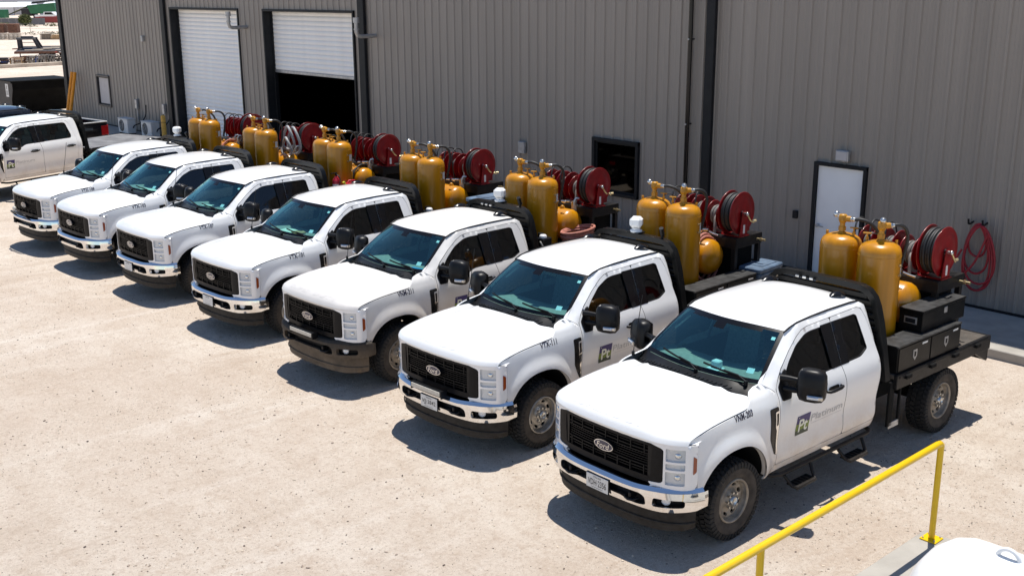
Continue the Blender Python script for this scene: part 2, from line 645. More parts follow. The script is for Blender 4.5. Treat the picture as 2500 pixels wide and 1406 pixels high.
    def mesh(s, name):
        me = bpy.data.meshes.new(name)
        me.from_pydata(s.v, [], s.f)
        for x in s.mats:
            me.materials.append(MATS[x])
        me.polygons.foreach_set('material_index', s.m)
        me.polygons.foreach_set('use_smooth', s.sm)
        me.update()
        return me


def resample(L, step):
    out = []
    n = len(L)
    for i in range(n):
        a, b = L[i], L[(i + 1) % n]
        d = math.hypot(b[0] - a[0], b[1] - a[1])
        k = max(1, int(math.ceil(d / step)))
        for j in range(k):
            t = j / k
            out.append((a[0] + (b[0] - a[0]) * t, a[1] + (b[1] - a[1]) * t))
    return out


def inside(p, L):
    x, y = p
    c = False
    n = len(L)
    j = n - 1
    for i in range(n):
        xi, yi = L[i]
        xj, yj = L[j]
        if (yi > y) != (yj > y) and x < (xj - xi) * (y - yi) / (yj - yi) + xi:
            c = not c
        j = i
    return c


def rounded(pts, r, k=4):
    """round the corners of a 2D polygon; r scalar or list."""
    out = []
    n = len(pts)
    for i in range(n):
        a, b, c = Vector(pts[i - 1]), Vector(pts[i]), Vector(pts[(i + 1) % n])
        rr = r[i] if isinstance(r, (list, tuple)) else r
        d1, d2 = a - b, c - b
        rr = min(rr, d1.length * 0.45, d2.length * 0.45)
        if rr < 1e-4:
            out.append((b.x, b.y))
            continue
        p1, p2 = b + d1.normalized() * rr, b + d2.normalized() * rr
        for j in range(k + 1):
            t = j / k
            q = p1 * (1 - t) ** 2 + b * 2 * t * (1 - t) + p2 * t * t
            out.append((q.x, q.y))
    return out


_TX = {}


def text_geo(txt, bold=0.0):
    key = (txt, bold)
    if key in _TX:
        return _TX[key]
    cu = bpy.data.curves.new('t', 'FONT')
    cu.body = txt
    cu.size = 1
    cu.offset = bold
    cu.resolution_u = 3
    ob = bpy.data.objects.new('t', cu)
    COL.objects.link(ob)
    dg = bpy.context.evaluated_depsgraph_get()
    me = bpy.data.meshes.new_from_object(ob.evaluated_get(dg))
    vs_ = [(v.co.x, v.co.y) for v in me.vertices]
    fs = [tuple(p.vertices) for p in me.polygons]
    bpy.data.objects.remove(ob)
    bpy.data.curves.remove(cu)
    bpy.data.meshes.remove(me)
    x0, x1 = min(v[0] for v in vs_), max(v[0] for v in vs_)
    y0, y1 = min(v[1] for v in vs_), max(v[1] for v in vs_)
    vs_ = [((x - x0) / (x1 - x0), (y - y0) / (y1 - y0)) for x, y in vs_]
    _TX[key] = (vs_, fs)
    return _TX[key]


def tab(T, x):
    """smooth table lookup (Catmull-Rom through sorted (x,y))."""
    if x <= T[0][0]:
        return T[0][1]
    if x >= T[-1][0]:
        return T[-1][1]
    for i in range(len(T) - 1):
        if T[i][0] <= x <= T[i + 1][0]:
            x0, y0 = T[i]
            x1, y1 = T[i + 1]
            h = x1 - x0

            def sl(k):
                if k <= 0 or k >= len(T) - 1:
                    k2 = max(1, min(len(T) - 1, k if k > 0 else 1))
                    return (T[k2][1] - T[k2 - 1][1]) / (T[k2][0] - T[k2 - 1][0])
                return (T[k + 1][1] - T[k - 1][1]) / (T[k + 1][0] - T[k - 1][0])
            m0, m1 = sl(i), sl(i + 1)
            t = (x - x0) / h
            return ((2 * t ** 3 - 3 * t ** 2 + 1) * y0 + (t ** 3 - 2 * t ** 2 + t) * h * m0
                    + (-2 * t ** 3 + 3 * t ** 2) * y1 + (t ** 3 - t ** 2) * h * m1)


def sstep(a, b, x):
    t = max(0.0, min(1.0, (x - a) / (b - a)))
    return t * t * (3 - 2 * t)


class Curve:
    """plan curve given as (y,x) points from the centre outward; eval by arc length, mirrored for s<0."""

    def __init__(s, pts, n=120):
        P = []
        for i in range(n + 1):
            y = pts[0][0] + (pts[-1][0] - pts[0][0]) * i / n
            P.append((tab(pts, y), y))
        s.P, s.S = P, [0.0]
        for i in range(n):
            s.S.append(s.S[-1] + math.hypot(P[i + 1][0] - P[i][0], P[i + 1][1] - P[i][1]))
        s.L = s.S[-1]

    def __call__(s, q, off=0.0):
        sg = -1 if q < 0 else 1
        a = min(abs(q), s.L)
        i = 0
        lo, hi = 0, len(s.S) - 1
        while hi - lo > 1:
            mid = (lo + hi) // 2
            if s.S[mid] <= a:
                lo = mid
            else:
                hi = mid
        t = (a - s.S[lo]) / max(1e-9, s.S[lo + 1] - s.S[lo])
        x = s.P[lo][0] + (s.P[lo + 1][0] - s.P[lo][0]) * t
        y = s.P[lo][1] + (s.P[lo + 1][1] - s.P[lo][1]) * t
        dx, dy = s.P[lo + 1][0] - s.P[lo][0], s.P[lo + 1][1] - s.P[lo][1]
        d = math.hypot(dx, dy)
        nx, ny = dy / d, -dx / d
        return x + nx * off, sg * (y + ny * off)


# ------------------------------------------------------------------ object helpers
def link(o):
    COL.objects.link(o)
    return o


def tagged(o, label=None, cat=None, group=None, kind=None):
    if label:
        o['label'] = label
    if cat:
        o['category'] = cat
    if group:
        o['group'] = group
    if kind:
        o['kind'] = kind
    return o


def empty(name, loc=(0, 0, 0), rz=0.0, label=None, cat=None, group=None):
    o = bpy.data.objects.new(name, None)
    o.empty_display_size = 0.2
    o.location = loc
    o.rotation_euler = (0, 0, rz)
    return tagged(link(o), label, cat, group)


def obj(name, mb, parent=None, label=None, cat=None, group=None, kind=None, loc=(0, 0, 0), rz=0.0):
    me = mb.mesh(name) if isinstance(mb, MB) else mb
    o = bpy.data.objects.new(name, me)
    o.location = loc
    o.rotation_euler = (0, 0, rz)
    o.parent = parent
    return tagged(link(o), label, cat, group, kind)


class Proto:
    """a list of parts (shared meshes) that can be copied under any root."""

    def __init__(s):
        s.n = []

    def add(s, name, mb, parent=None, loc=(0, 0, 0), rz=0.0, tag=''):
        me = mb.mesh(name) if isinstance(mb, MB) else mb
        s.n.append((name, me, parent, loc, rz, tag))
        return len(s.n) - 1

    def make(s, root, skip=(), swap=None):
        out = {}
        for i, (name, me, par, loc, rz, tg) in enumerate(s.n):
            if tg in skip or (par is not None and par not in out):
                continue
            o = bpy.data.objects.new(name, me)
            o.location = loc
            o.rotation_euler = (0, 0, rz)
            o.parent = root if par is None else out[par]
            link(o)
            if swap:
                for k, sl in enumerate(o.material_slots):
                    if sl.material and sl.material.name in swap:
                        new = MATS[swap[sl.material.name]]
                        sl.link = 'OBJECT'
                        sl.material = new
            if name in ('grille_dividers', 'louvres', 'lug_nuts', 'slot_lights', 'vent_tap', 'fitting', 'filler_cap'):
                o['kind'] = 'stuff'
            out[i] = o
        return out

# ------------------------------------------------------------------ setting: ground, slabs
g = MB()
g.add([(-1500, -1500, 0), (1500, -1500, 0), (1500, 1500, 0), (-1500, 1500, 0)], [(0, 1, 2, 3)], 'ground')
obj('ground', g, kind='structure', label='pale caliche gravel yard')
WX = -9.4            # outer face of the warehouse wall
H = 8.25             # eave height
Y0, Y1 = -41.55, 9.0
g = MB()
# concrete apron along the wall, in slabs with open joints
apron = empty('apron', (0, 0, 0), label='concrete apron along the warehouse wall')
apron['kind'] = 'structure'
yy = Y0 - 0.6
while yy < Y1:
    L = min(3.9, Y1 - yy)
    b = MB()
    b.box((WX + 0.98, yy + L / 2, 0.055), (1.96 + 0.3 * 0, L - 0.012, 0.19), 'concrete', 0.012)
    obj('slab', b, apron)
    yy += 3.9

# ------------------------------------------------------------------ warehouse
bld = empty('warehouse_building', (WX, (Y0 + Y1) / 2, 0),
            label='long grey ribbed metal warehouse with roller doors behind the trucks', cat='building')
bld_off = Vector((-WX, -(Y0 + Y1) / 2, 0))


def bpart(name, mb, parent=None, **k):
    if parent is None:
        return obj(name, mb, bld, loc=bld_off, **k)
    return obj(name, mb, parent, **k)


D1 = (-30.95, -26.05, 0.0, 4.83)      # roller door openings y0,y1,z0,z1
D2 = (-24.40, -19.45, 0.0, 4.83)
W1 = (-10.02, -8.75, 1.02, 2.17)
W2 = (-38.20, -37.0, 0.95, 2.10)
PD = (-4.27, -3.27, 0.15, 2.26)
OPEN = [D1, D2, W1, W2, PD]


def wall_sheet(y0, width):
    """one ribbed sheet: trapezoid ribs every 0.305 with two small beads between, cut round openings."""
    mb = MB()
    prof = []
    for k in range(3):
        b = k * 0.3048
        prof += [(b, 0.0), (b + 0.018, 0.030), (b + 0.062, 0.030), (b + 0.080, 0.0),
                 (b + 0.150, 0.0), (b + 0.158, 0.005), (b + 0.168, 0.005), (b + 0.176, 0.0),
                 (b + 0.215, 0.0), (b + 0.223, 0.005), (b + 0.233, 0.005), (b + 0.241, 0.0)]
    prof.append((0.9144, 0.0))
    prof = [p for p in prof if p[0] <= width + 1e-6]
    for (a, da), (b2, db) in zip(prof[:-1], prof[1:]):
        ya, yb = y0 + a, y0 + b2
        ym = (ya + yb) / 2
        iv = [(0.13, H)]
        for (p0, p1, z0, z1) in OPEN:
            if p0 < ym < p1:
                niv = []
                for (s0, s1) in iv:
                    if z0 > s0:
                        niv.append((s0, min(s1, z0)))
                    if z1 < s1:
                        niv.append((max(s0, z1), s1))
                iv = niv
        for (s0, s1) in iv:
            if s1 - s0 > 0.01:
                mb.add([(WX - 0.03 + da, ya, s0), (WX - 0.03 + db, yb, s0), (WX - 0.03 + db, yb, s1), (WX - 0.03 + da, ya, s1)],
                       [(0, 1, 2, 3)], 'wall_metal')
    return mb


y = Y0
while y < Y1 - 0.1:
    bpart('wall_panel', wall_sheet(y, 0.9144))
    y += 0.9144
# shell: end wall, back, roof, interior
sh = MB()
XB = WX - 24
sh.add([(WX - 0.05, Y0, 0), (XB, Y0, 0), (XB, Y0, H), (WX - 0.05, Y0, H)], [(0, 1, 2, 3)], 'wall_metal')
sh.add([(WX - 0.05, Y1, 0), (XB, Y1, 0), (XB, Y1, H), (WX - 0.05, Y1, H)], [(0, 1, 2, 3)], 'wall_metal')
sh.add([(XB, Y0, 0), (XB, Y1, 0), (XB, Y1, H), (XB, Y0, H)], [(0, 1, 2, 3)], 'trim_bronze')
bpart('shell', sh)
rf = MB()
rf.hexa([(WX + 0.02, Y0 - .05, H), (WX + 0.02, Y1, H), (XB, Y1, H), (XB, Y0 - .05, H),
         (WX + 0.02, Y0 - .05, H + 0.12), (WX + 0.02, Y1, H + 0.12), (XB, Y1, H + 1.5), (XB, Y0 - .05, H + 1.5)], 'wall_metal')
bpart('roof', rf)
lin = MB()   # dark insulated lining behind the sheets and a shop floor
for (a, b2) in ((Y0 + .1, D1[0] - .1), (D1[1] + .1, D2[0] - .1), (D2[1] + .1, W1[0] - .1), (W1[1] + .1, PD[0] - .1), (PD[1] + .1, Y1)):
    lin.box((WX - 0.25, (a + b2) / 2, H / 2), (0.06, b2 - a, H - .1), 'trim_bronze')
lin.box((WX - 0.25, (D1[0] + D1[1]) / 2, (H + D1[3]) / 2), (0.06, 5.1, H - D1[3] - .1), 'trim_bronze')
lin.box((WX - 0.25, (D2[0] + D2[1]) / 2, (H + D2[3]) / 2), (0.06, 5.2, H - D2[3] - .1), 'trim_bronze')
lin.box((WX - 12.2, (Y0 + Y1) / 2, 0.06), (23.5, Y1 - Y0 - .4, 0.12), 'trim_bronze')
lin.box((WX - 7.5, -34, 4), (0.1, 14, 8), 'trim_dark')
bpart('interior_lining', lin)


def jamb(o, m='trim_dark', t=0.07, deep=0.34, proud=0.035, sill=False):
    y0, y1, z0, z1 = o
    mb = MB()
    xc = WX + proud - deep / 2
    mb.box((xc, y0 - t / 2 + 0.02, (z0 + z1) / 2), (deep, t, z1 - z0 + t), m, 0.004)
    mb.box((xc, y1 + t / 2 - 0.02, (z0 + z1) / 2), (deep, t, z1 - z0 + t), m, 0.004)
    mb.box((xc, (y0 + y1) / 2, z1 + t / 2 - 0.02), (deep + .004, y1 - y0 + 2 * t - .04, t), m, 0.004)
    if sill:
        mb.box((xc, (y0 + y1) / 2, z0 - t / 2 + 0.02), (deep + .004, y1 - y0 + 2 * t - .04, t), m, 0.004)
    return mb


def roller_door(o, zb):
    y0, y1, z0, z1 = o
    root = bpart('roller_door', jamb(o, deep=0.42))
    sl = MB()
    p = 0.14
    prof = []
    for i in range(9):
        a = pi * i / 8
        prof.append((0.022 * sin(a), p * i / 8 * 0.94 + 0.004))
    prof = [(-0.006, 0.0)] + prof + [(-0.006, p)]
    rows = [[(WX - 0.30 + dx, y0 + 0.02, dz), (WX - 0.30 + dx, y1 - 0.02, dz)] for dx, dz in prof]
    sl.grid(rows, 'slat_white', smooth=False)
    me = sl.mesh('slat')
    z = z1 - p
    while z > zb - 0.01:
        obj('slat', me, root, loc=(0, 0, z))
        z -= p
    bb = MB()
    bb.box((WX - 0.30, (y0 + y1) / 2, z + p - 0.045), (0.06, y1 - y0 - 0.05, 0.09), 'galv', 0.008)
    obj('bottom_bar', bb, root)
    for yy_ in (y0 + .03, y1 - .03):
        gd = MB()
        gd.box((WX - 0.26, yy_, (z0 + z1) / 2), (0.05, 0.06, z1 - z0), 'trim_dark', 0.004)
        obj('guide_rail', gd, root)


roller_door(D1, 0.18)
roller_door(D2, 3.0)


def window(o, shade):
    y0, y1, z0, z1 = o
    root = bpart('window', jamb(o, 'trim_dark' if not shade else 'trim_bronze', t=0.075, deep=0.16, proud=0.05, sill=True))
    fr = MB()
    for a in (y0 + .035, y1 - .035):
        fr.box((WX - .03, a, (z0 + z1) / 2), (.04, .05, z1 - z0), 'trim_dark', .004)
    for b_ in (z0 + .035, z1 - .035):
        fr.box((WX - .031, (y0 + y1) / 2, b_), (.04, y1 - y0, .05), 'trim_dark', .004)
    obj('window_frame', fr, root)
    pn = MB()
    pn.add([(WX - .035, y0, z0), (WX - .035, y1, z0), (WX - .035, y1, z1), (WX - .035, y0, z1)], [(0, 1, 2, 3)], 'pane_glass' if not shade else 'blind')
    obj('pane', pn, root)
    if not shade:
        rm = MB()
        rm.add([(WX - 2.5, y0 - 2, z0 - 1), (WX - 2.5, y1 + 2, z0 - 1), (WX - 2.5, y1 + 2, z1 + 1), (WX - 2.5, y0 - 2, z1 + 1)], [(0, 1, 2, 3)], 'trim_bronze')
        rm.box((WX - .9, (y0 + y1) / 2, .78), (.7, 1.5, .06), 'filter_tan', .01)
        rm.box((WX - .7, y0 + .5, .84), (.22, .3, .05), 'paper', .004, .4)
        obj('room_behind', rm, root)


window(W1, False)
window(W2, True)
# personnel door
root = bpart('personnel_door', jamb(PD, 'trim_dark', t=0.065, deep=0.16, proud=0.05))
b = MB()
b.box((WX - .035, (PD[0] + PD[1]) / 2, (PD[2] + PD[3]) / 2), (.045, PD[1] - PD[0] - .05, PD[3] - PD[2] - .03), 'door_white', .004)
obj('door_leaf', b, root)
b = MB()
b.cyl((WX - .02, PD[0] + .10, 1.10), (WX + .055, PD[0] + .10, 1.10), .03, 'galv')
b.tube([(WX + .05, PD[0] + .10, 1.10), (WX + .055, PD[0] + .15, 1.10), (WX + .05, PD[0] + .24, 1.095)], .011, 'galv')
obj('door_handle', b, root)
b = MB()
for z in (.4, 1.2, 2.0):
    b = MB()
    b.cyl((WX - .005, PD[1] - .03, z - .05), (WX - .005, PD[1] - .03, z + .05), .012, 'trim_dark')
    obj('hinge', b, root)
# light over the door, card reader, boxes
b = MB()
b.box((WX + .05, -3.72, 2.47), (.10, .26, .20), 'galv', .012)
b.add([(WX + .10, -3.84, 2.38), (WX + .10, -3.60, 2.38), (WX + .06, -3.60, 2.36), (WX + .06, -3.84, 2.36)], [(0, 1, 2, 3)], 'white_plastic')
b.box((WX + .102, -3.72, 2.47), (.012, .22, .16), 'blind', .004)
bpart('wall_light', b)
b = MB()
b.box((WX + .03, -4.66, 1.24), (.07, .10, .15), 'trim_dark', .01)
bpart('card_reader', b)
for yy_, zz_ in ((-34.45, 1.22), (-32.05, 1.2)):
    b = MB()
    b.box((WX + .05, yy_, zz_), (.1, .16, .36), 'galv', .01)
    b.cyl((WX + .04, yy_, zz_ - .18), (WX + .04, yy_, .55), .02, 'galv', 8)
    bpart('electrical_box', b)
b = MB()
b.box((WX + .06, -33.35, 3.72), (.12, .14, .22), 'galv', .02)
bpart('alarm_box', b)
b = MB()
b.box((WX + .04, -12.4, 1.75), (.08, .22, .28), 'galv', .01)
bpart('junction_box', b)
# dark vertical trims, downspouts
for (ya, yb, pr) in ((-31.62, -31.32, .09), (-19.10, -18.80, .09), (-6.93, -6.72, .10)):
    b = MB()
    b.box((WX + pr / 2 + .01, (ya + yb) / 2, H / 2 + .08), (pr, yb - ya, H - .2), 'trim_dark', .01)
    bpart('downspout', b)
b = MB()
b.cyl((WX + .12, -7.30, .2), (WX + .12, -7.30, H), .045, 'black_gloss', 12)
for z in (1.2, 2.75, 4.45, 6.2):
    b.box((WX + .06, -7.30, z), (.12, .03, .03), 'trim_dark')
    b.cyl((WX + .16, -7.30, z), (WX + .19, -7.30, z), .018, 'galv', 8)
bpart('conduit', b)
b = MB()
b.box((WX + .015, Y0 - .005, H / 2), (.12, .34, H), 'trim_dark', .01)
bpart('corner_trim', b)
b = MB()
b.box((WX + .012, (Y0 + D1[0]) / 2, .16), (.03, D1[0] - Y0 - .3, .06), 'trim_dark')
b.box((WX + .012, (D1[1] + D2[0]) / 2, .16), (.03, D2[0] - D1[1] - .2, .06), 'trim_dark')
b.box((WX + .012, (D2[1] + PD[0]) / 2, .16), (.03, PD[0] - D2[1] - .2, .06), 'trim_dark')
b.box((WX + .012, (PD[1] + Y1) / 2, .16), (.03, Y1 - PD[1] - .2, .06), 'trim_dark')
bpart('base_trim', b)
# exhaust pipes through the wall with upturned hoods
for yy_, zz_ in ((-25.52, 4.30), (-18.38, 4.22)):
    b = MB()
    b.tube([(WX - .1, yy_, zz_), (WX + .50, yy_, zz_), (WX + .60, yy_, zz_ + .03), (WX + .63, yy_, zz_ + .12), (WX + .63, yy_, zz_ + .36)], .055, 'galv', 12)
    b.cyl((WX + .63, yy_, zz_ + .36), (WX + .63, yy_, zz_ + .50), .085, 'galv', 14)
    b.cyl((WX + .63, yy_, zz_ + .17), (WX + .63, yy_, zz_ + .21), .07, 'galv', 14)
    bpart('exhaust_pipe', b)
# dim things inside the open bay
sf = MB()
for zz_ in (.15, .8, 1.5, 2.2):
    sf.box((WX - 5.6, -22.6, zz_ + .15), (.6, 3.0, .05), 'galv')
for yy_ in (-24.05, -22.6, -21.15):
    for xx_ in (-.28, .28):
        sf.box((WX - 5.6 + xx_, yy_, 1.3), (.05, .05, 2.5), 'galv')
rb = random.Random(3)
for k_ in range(14):
    sf.box((WX - 5.55, -23.9 + .2 * k_ + rb.uniform(-.03, .03), .35 + rb.choice((.0, .65, 1.35, 2.05))), (.4, .16, .28), rb.choice(['cardboard', 'blue_lid', 'red_plastic', 'paper']), .01)
bpart('shelf_unit', sf)
wb = MB()
wb.box((WX - 3.4, -21.2, .95), (.9, 1.1, .9), 'blue_lid', .05)
wb.cyl((WX - 3.4, -21.2, 1.4), (WX - 3.4, -21.2, 1.75), .2, 'galv', 16)
wb.box((WX - 3.4, -21.2, .35), (1.0, 1.2, .4), 'trim_dark', .02)
bpart('shop_machine', wb)
# hose hooks
for yy_, zz_ in ((-1.20, 1.60), (-.96, 1.61)):
    b = MB()
    b.tube([(WX, yy_, zz_ + .02), (WX + .10, yy_, zz_), (WX + .17, yy_, zz_ + .01), (WX + .19, yy_, zz_ + .09)], .018, 'trim_dark', 8)
    bpart('hose_hook', b)

# ------------------------------------------------------------------ truck body shape functions (x forward, y left, z up; front axle at x=0)
SB = [(.42, .87), (.50, .905), (.58, .932), (.68, .955), (.78, .952), (.88, .950), (.98, .964), (1.08, .978), (1.17, .982),
      (1.25, .975), (1.33, .955), (1.40, .925), (1.44, .906), (1.60, .840), (1.75, .776), (1.90, .712), (1.935, .697), (1.96, .681), (1.978, .664), (1.99, .645), (2.02, .60)]
FB = [(.42, .90), (.6, .945), (.8, .962), (1.0, .962), (1.1, .960), (1.18, .954), (1.26, .943), (1.32, .928), (1.36, .908),
      (1.41, .884), (1.46, .860), (1.52, .826), (1.58, .79)]
AC = (.05, .43)
AA_, AB_ = .555, .585


def arch_r(x, z):
    return (abs((x - AC[0]) / AA_) ** 2.3 + abs(max(0, z - AC[1]) / AB_) ** 2.3) ** (1 / 2.3)


def wsline(x):
    return 1.491 - .734 * (x + .554)


def make_side(xr):
    def side(x, z):
        y = tab(SB, z)
        t = sstep(-.90, -.36, x)
        if t > 0:
            y = y * (1 - t) + tab(FB, z) * t
        if x > .15:
            y -= .030 * ((x - .15) / .47) ** 2.0
        r = arch_r(x, z)
        y += .042 * (1 - sstep(1.02, 1.30, r)) * sstep(.62, .85, z + .25)
        if z > 1.42 and x > -1.5:
            d = (wsline(x) - z) / 1.24
            y -= .055 * (1 - sstep(0, .085, d)) * sstep(1.40, 1.50, z)
        e = xr + .11
        if x < e:
            dx = min(.11, e - x)
            y -= .11 - sqrt(max(0, .11 ** 2 - dx ** 2))
        return y
    return side


side_s = make_side(-2.69)
side_c = make_side(-3.30)
fas = Curve([(0, .905), (.3, .900), (.6, .870), (.72, .842), (.82, .795), (.90, .725), (.938, .655), (.952, .58)])
bum = Curve([(0, .990), (.3, .981), (.55, .950), (.7, .908), (.82, .842), (.91, .755), (.97, .665), (1.008, .56)])
dam = Curve([(0, .93), (.3, .918), (.55, .88), (.72, .82), (.83, .74), (.90, .66), (.925, .58)])


def fas_x(ay):
    return tab([(0, .905), (.3, .900), (.6, .870), (.72, .842), (.82, .795), (.90, .725), (.938, .655), (.952, .58)], ay)


def hood_z(xc, av):
    """xc centre-line station, av 0..1 across."""
    zc = tab([(-.5, 1.485), (-.2, 1.470), (.1, 1.455), (.35, 1.437), (.55, 1.412), (.70, 1.378), (.80, 1.340), (.87, 1.295), (.905, 1.252), (.92, 1.216)], xc)
    k = tab([(-.5, 1.0), (.3, .95), (.6, .85), (.75, .68), (.85, .40), (.92, .0)], xc)
    dr = tab([(0, 0), (.2, .002), (.42, .008), (.55, .016), (.61, .026), (.67, .044), (.74, .050), (.84, .052), (.90, .060), (.95, .075), (.98, .090), (1.0, .108)], av)
    return zc - dr * k


def hood_pt(u, v):
    """u 0 rear..1 front, v -1..1 across."""
    av = abs(v)
    yf, yr = .918, .885 + .035 * sstep(0, .25, u)
    ye = yr + (yf - yr) * u
    ay = av * ye
    xr_ = -.235 - .045 * sstep(.50, .56, av) - .085 * sstep(.6, 1.0, av)
    xf = fas_x(min(ay, .93)) + .020
    x = xr_ + (xf - xr_) * u
    xc = -.25 + (.92 + .25) * u
    return (x, ay * (1 if v > 0 else -1), hood_z(xc, av))


# ---- shared front-end meshes
def build_front(P):
    # hood
    us = [0, .02, .1, .2, .3, .4, .5, .6, .68, .76, .82, .87, .91, .94, .965, .985, 1.0]
    vs_ = [-1, -.985, -.965, -.93, -.88, -.82, -.76, -.70, -.66, -.62, -.57, -.5, -.4, -.25, -.1]
    vs_ = vs_ + [0] + [-q for q in reversed(vs_)]
    rows = [[hood_pt(u, v) for v in vs_] for u in us]
    h = MB()
    h.grid(rows, 'white_paint', flip=True)
    fr = rows[-1]
    h.grid([fr, [(p[0] - .012, p[1], p[2] - .03) for p in fr]], 'white_paint', flip=True)
    sd_ = [r[0] for r in rows]
    h.grid([sd_, [(p[0], p[1] + .02, p[2] - .02) for p in sd_]], 'black_plastic', smooth=False)
    sd_ = [r[-1] for r in rows]
    h.grid([sd_, [(p[0], p[1] - .02, p[2] - .02) for p in sd_]], 'black_plastic', smooth=False)
    hi = P.add('hood', h)
    # embossed lettering on the hood front slope
    t = MB()

    def hf(a, b):
        u = .950 - (b / .075) * .045
        v = -.62 + a
        # a across: reader in front of the truck sees +y at the right
        p = hood_pt(u, v)
        return (p[0] + .001, p[1], p[2] + .0009)
    t.text('SUPER DUTY', hf, 'white_paint', 1.24, .075, .012)
    P.add('hood_lettering', t, hi)
    # fenders
    arch = []
    for i in range(0, 41):
        a = pi * (1.0 - i / 40) * 1.0
        cx, sz = cos(a), sin(a)
        ex = 2 / 2.3
        arch.append((AC[0] + AA_ * abs(cx) ** ex * (1 if cx > 0 else -1), AC[1] + AB_ * abs(sz) ** ex))
    arch = [p for p in arch if p[1] > .52 and not (p[0] > 0 and p[1] < .72)]
    edge = [hood_pt(u, 1.0) for u in (.985, .96, .93, .9, .86, .8, .7, .55, .4, .25, .16)]
    top = [(.606, .745), (.606, 1.19), (.612, 1.205)] + [(p[0], p[2] - .013) for p in edge] + [(-.27, 1.405), (-.325, 1.448), (-.36, 1.465), (-.46, 1.487), (-.555, 1.497),
           (-.61, 1.455), (-.672, 1.40), (-.682, 1.2), (-.682, .62), (-.66, .585), (-.60, .56), (-.52, .505), (-.485, .505)]
    out = top + arch
    f = MB()
    f.patch(out, [], lambda x, z: (x, side_s(x, z), z), 'white_paint', step=.035, depth=.025, back=(0, 1, 0))
    # arch lip returning inward
    f.grid([[(p[0], side_s(*p), p[1]) for p in arch], [(p[0], side_s(*p) - .07, p[1]) for p in arch]], 'white_paint')
    ln = MB()
    lp = [(AC[0] + (p[0] - AC[0]) * .985, AC[1] + (p[1] - AC[1]) * .985) for p in arch]
    ln.grid([[(p[0], side_s(*p) - .06, p[1]) for p in lp], [(p[0], .42, p[1]) for p in lp]], 'chassis_black')
    for mb_, l2 in ((f, ln), (f.mirrored(), ln.mirrored())):
        k = P.add('front_fender', mb_)
        P.add('wheel_liner', l2, k)
    # fender vent
    for sgn in (1, -1):
        v = MB()
        o = rounded([(-.533, 1.262), (-.662, 1.272), (-.664, .735), (-.640, .742), (-.553, .93)], .02)
        v.patch(o, [], lambda x, z: (x, side_s(x, z) + .008, z), 'black_gloss', step=.03, depth=.014)
        c = rounded([(-.60, 1.225), (-.655, 1.235), (-.655, 1.09), (-.66, .75), (-.645, .75), (-.625, 1.02), (-.605, 1.06)], .01)
        c2 = MB()
        c2.patch(c, [rounded([(-.613, 1.205), (-.645, 1.21), (-.645, 1.08), (-.618, 1.07)], .006)], lambda x, z: (x, side_s(x, z) + .018, z), 'chrome', step=.02, depth=.012)
        if sgn < 0:
            v, c2 = v.mirrored(), c2.mirrored()
        k = P.add('fender_vent', v)
        P.add('vent_trim', c2, k)
    # grille
    gz0, gz1 = .79, 1.195
    gr = MB()
    gr.patch([(-.74, gz0), (.74, gz0), (.74, gz1), (-.74, gz1)], [], lambda s, z: (*fas(s, -.075), z), 'chassis_black', step=.08, depth=0, back=(1, 0, 0))
    o = rounded([(-.715, gz0 + .02), (-.60, gz0 - .02), (.60, gz0 - .02), (.715, gz0 + .02), (.715, 1.155), (.62, 1.19), (.5, gz1 + .008), (-.5, gz1 + .008), (-.62, 1.19), (-.715, 1.155)], .02)
    hole = rounded([(-.585, .835), (.585, .835), (.60, 1.155), (-.60, 1.155)], .025)
    gr.patch(o, [hole], lambda s, z: (*fas(s, .012 - .02 * abs(z - 1.0)), z), 'grille_black', step=.035, depth=.06, back=(1, 0, 0))
    gi = P.add('grille', gr)

    def bar(z, t, s0, s1, off=0.0):
        q = MB()
        N = 16
        ra, rb, rc, rd = [], [], [], []
        for i in range(N + 1):
            s = s0 + (s1 - s0) * i / N
            ra.append((*fas(s, off), z - t / 2))
            rb.append((*fas(s, off), z + t / 2))
            rc.append((*fas(s, off - .035), z + t / 2))
            rd.append((*fas(s, off - .035), z - t / 2))
        q.grid([rd, ra, rb, rc], 'grille_black', smooth=False)
        return q
    zs = [.868, .900, .934, .960, .985, 1.010, 1.036, 1.062, 1.096, 1.128]
    for i, z in enumerate(zs):
        P.add('grille_bar', bar(z, .012 if i in (1, 2, 7, 8) else .008, -.61, .61, 0.0 if i in (1, 2, 7, 8) else -.008), gi)
    q = MB()
    for s in [k * .168 for k in range(-3, 4)]:
        for (a, b_) in ((.838, .936), (1.062, 1.155)):
            x0, y0 = fas(s, .004)
            q.box((x0 - .018, y0, (a + b_) / 2), (.036, .013, b_ - a), 'grille_black')
    P.add('grille_dividers', q, gi)
    # oval badge
    def oval(a, b_, off0, off1, m):
        q = MB()
        n = 36
        def ring(ra, rb, off):
            return [(*fas(ra * cos(2 * pi * k / n), off), .995 + rb * sin(2 * pi * k / n)) for k in range(n)]
        r0, r1 = ring(a, b_, off0), ring(a, b_, off1)
        q.add(r0 + r1, [(k, (k + 1) % n, (k + 1) % n + n, k + n) for k in range(n)], m)
        q.add(r1, [tuple(range(n))], m)
        return q
    bd = oval(.140, .062, -.03, .030, 'grille_black')
    bd.join(oval(.130, .054, .030, .034, 'chrome'))
    bd.join(oval(.121, .0465, .034, .0365, 'badge_blue'))
    bi = P.add('badge', bd, gi)
    t = MB()
    t.text('Ford', lambda a, b_: (*fas(-.088 + a + .25 * b_, .040), .995 - .030 + b_), 'chrome', .160, .058, .0)
    bd2 = t
    # lettering belongs to the badge piece
    m_ = bd.join(t)
    P.n[bi] = ('badge', m_.mesh('badge'), gi, (0, 0, 0), 0.0, '')
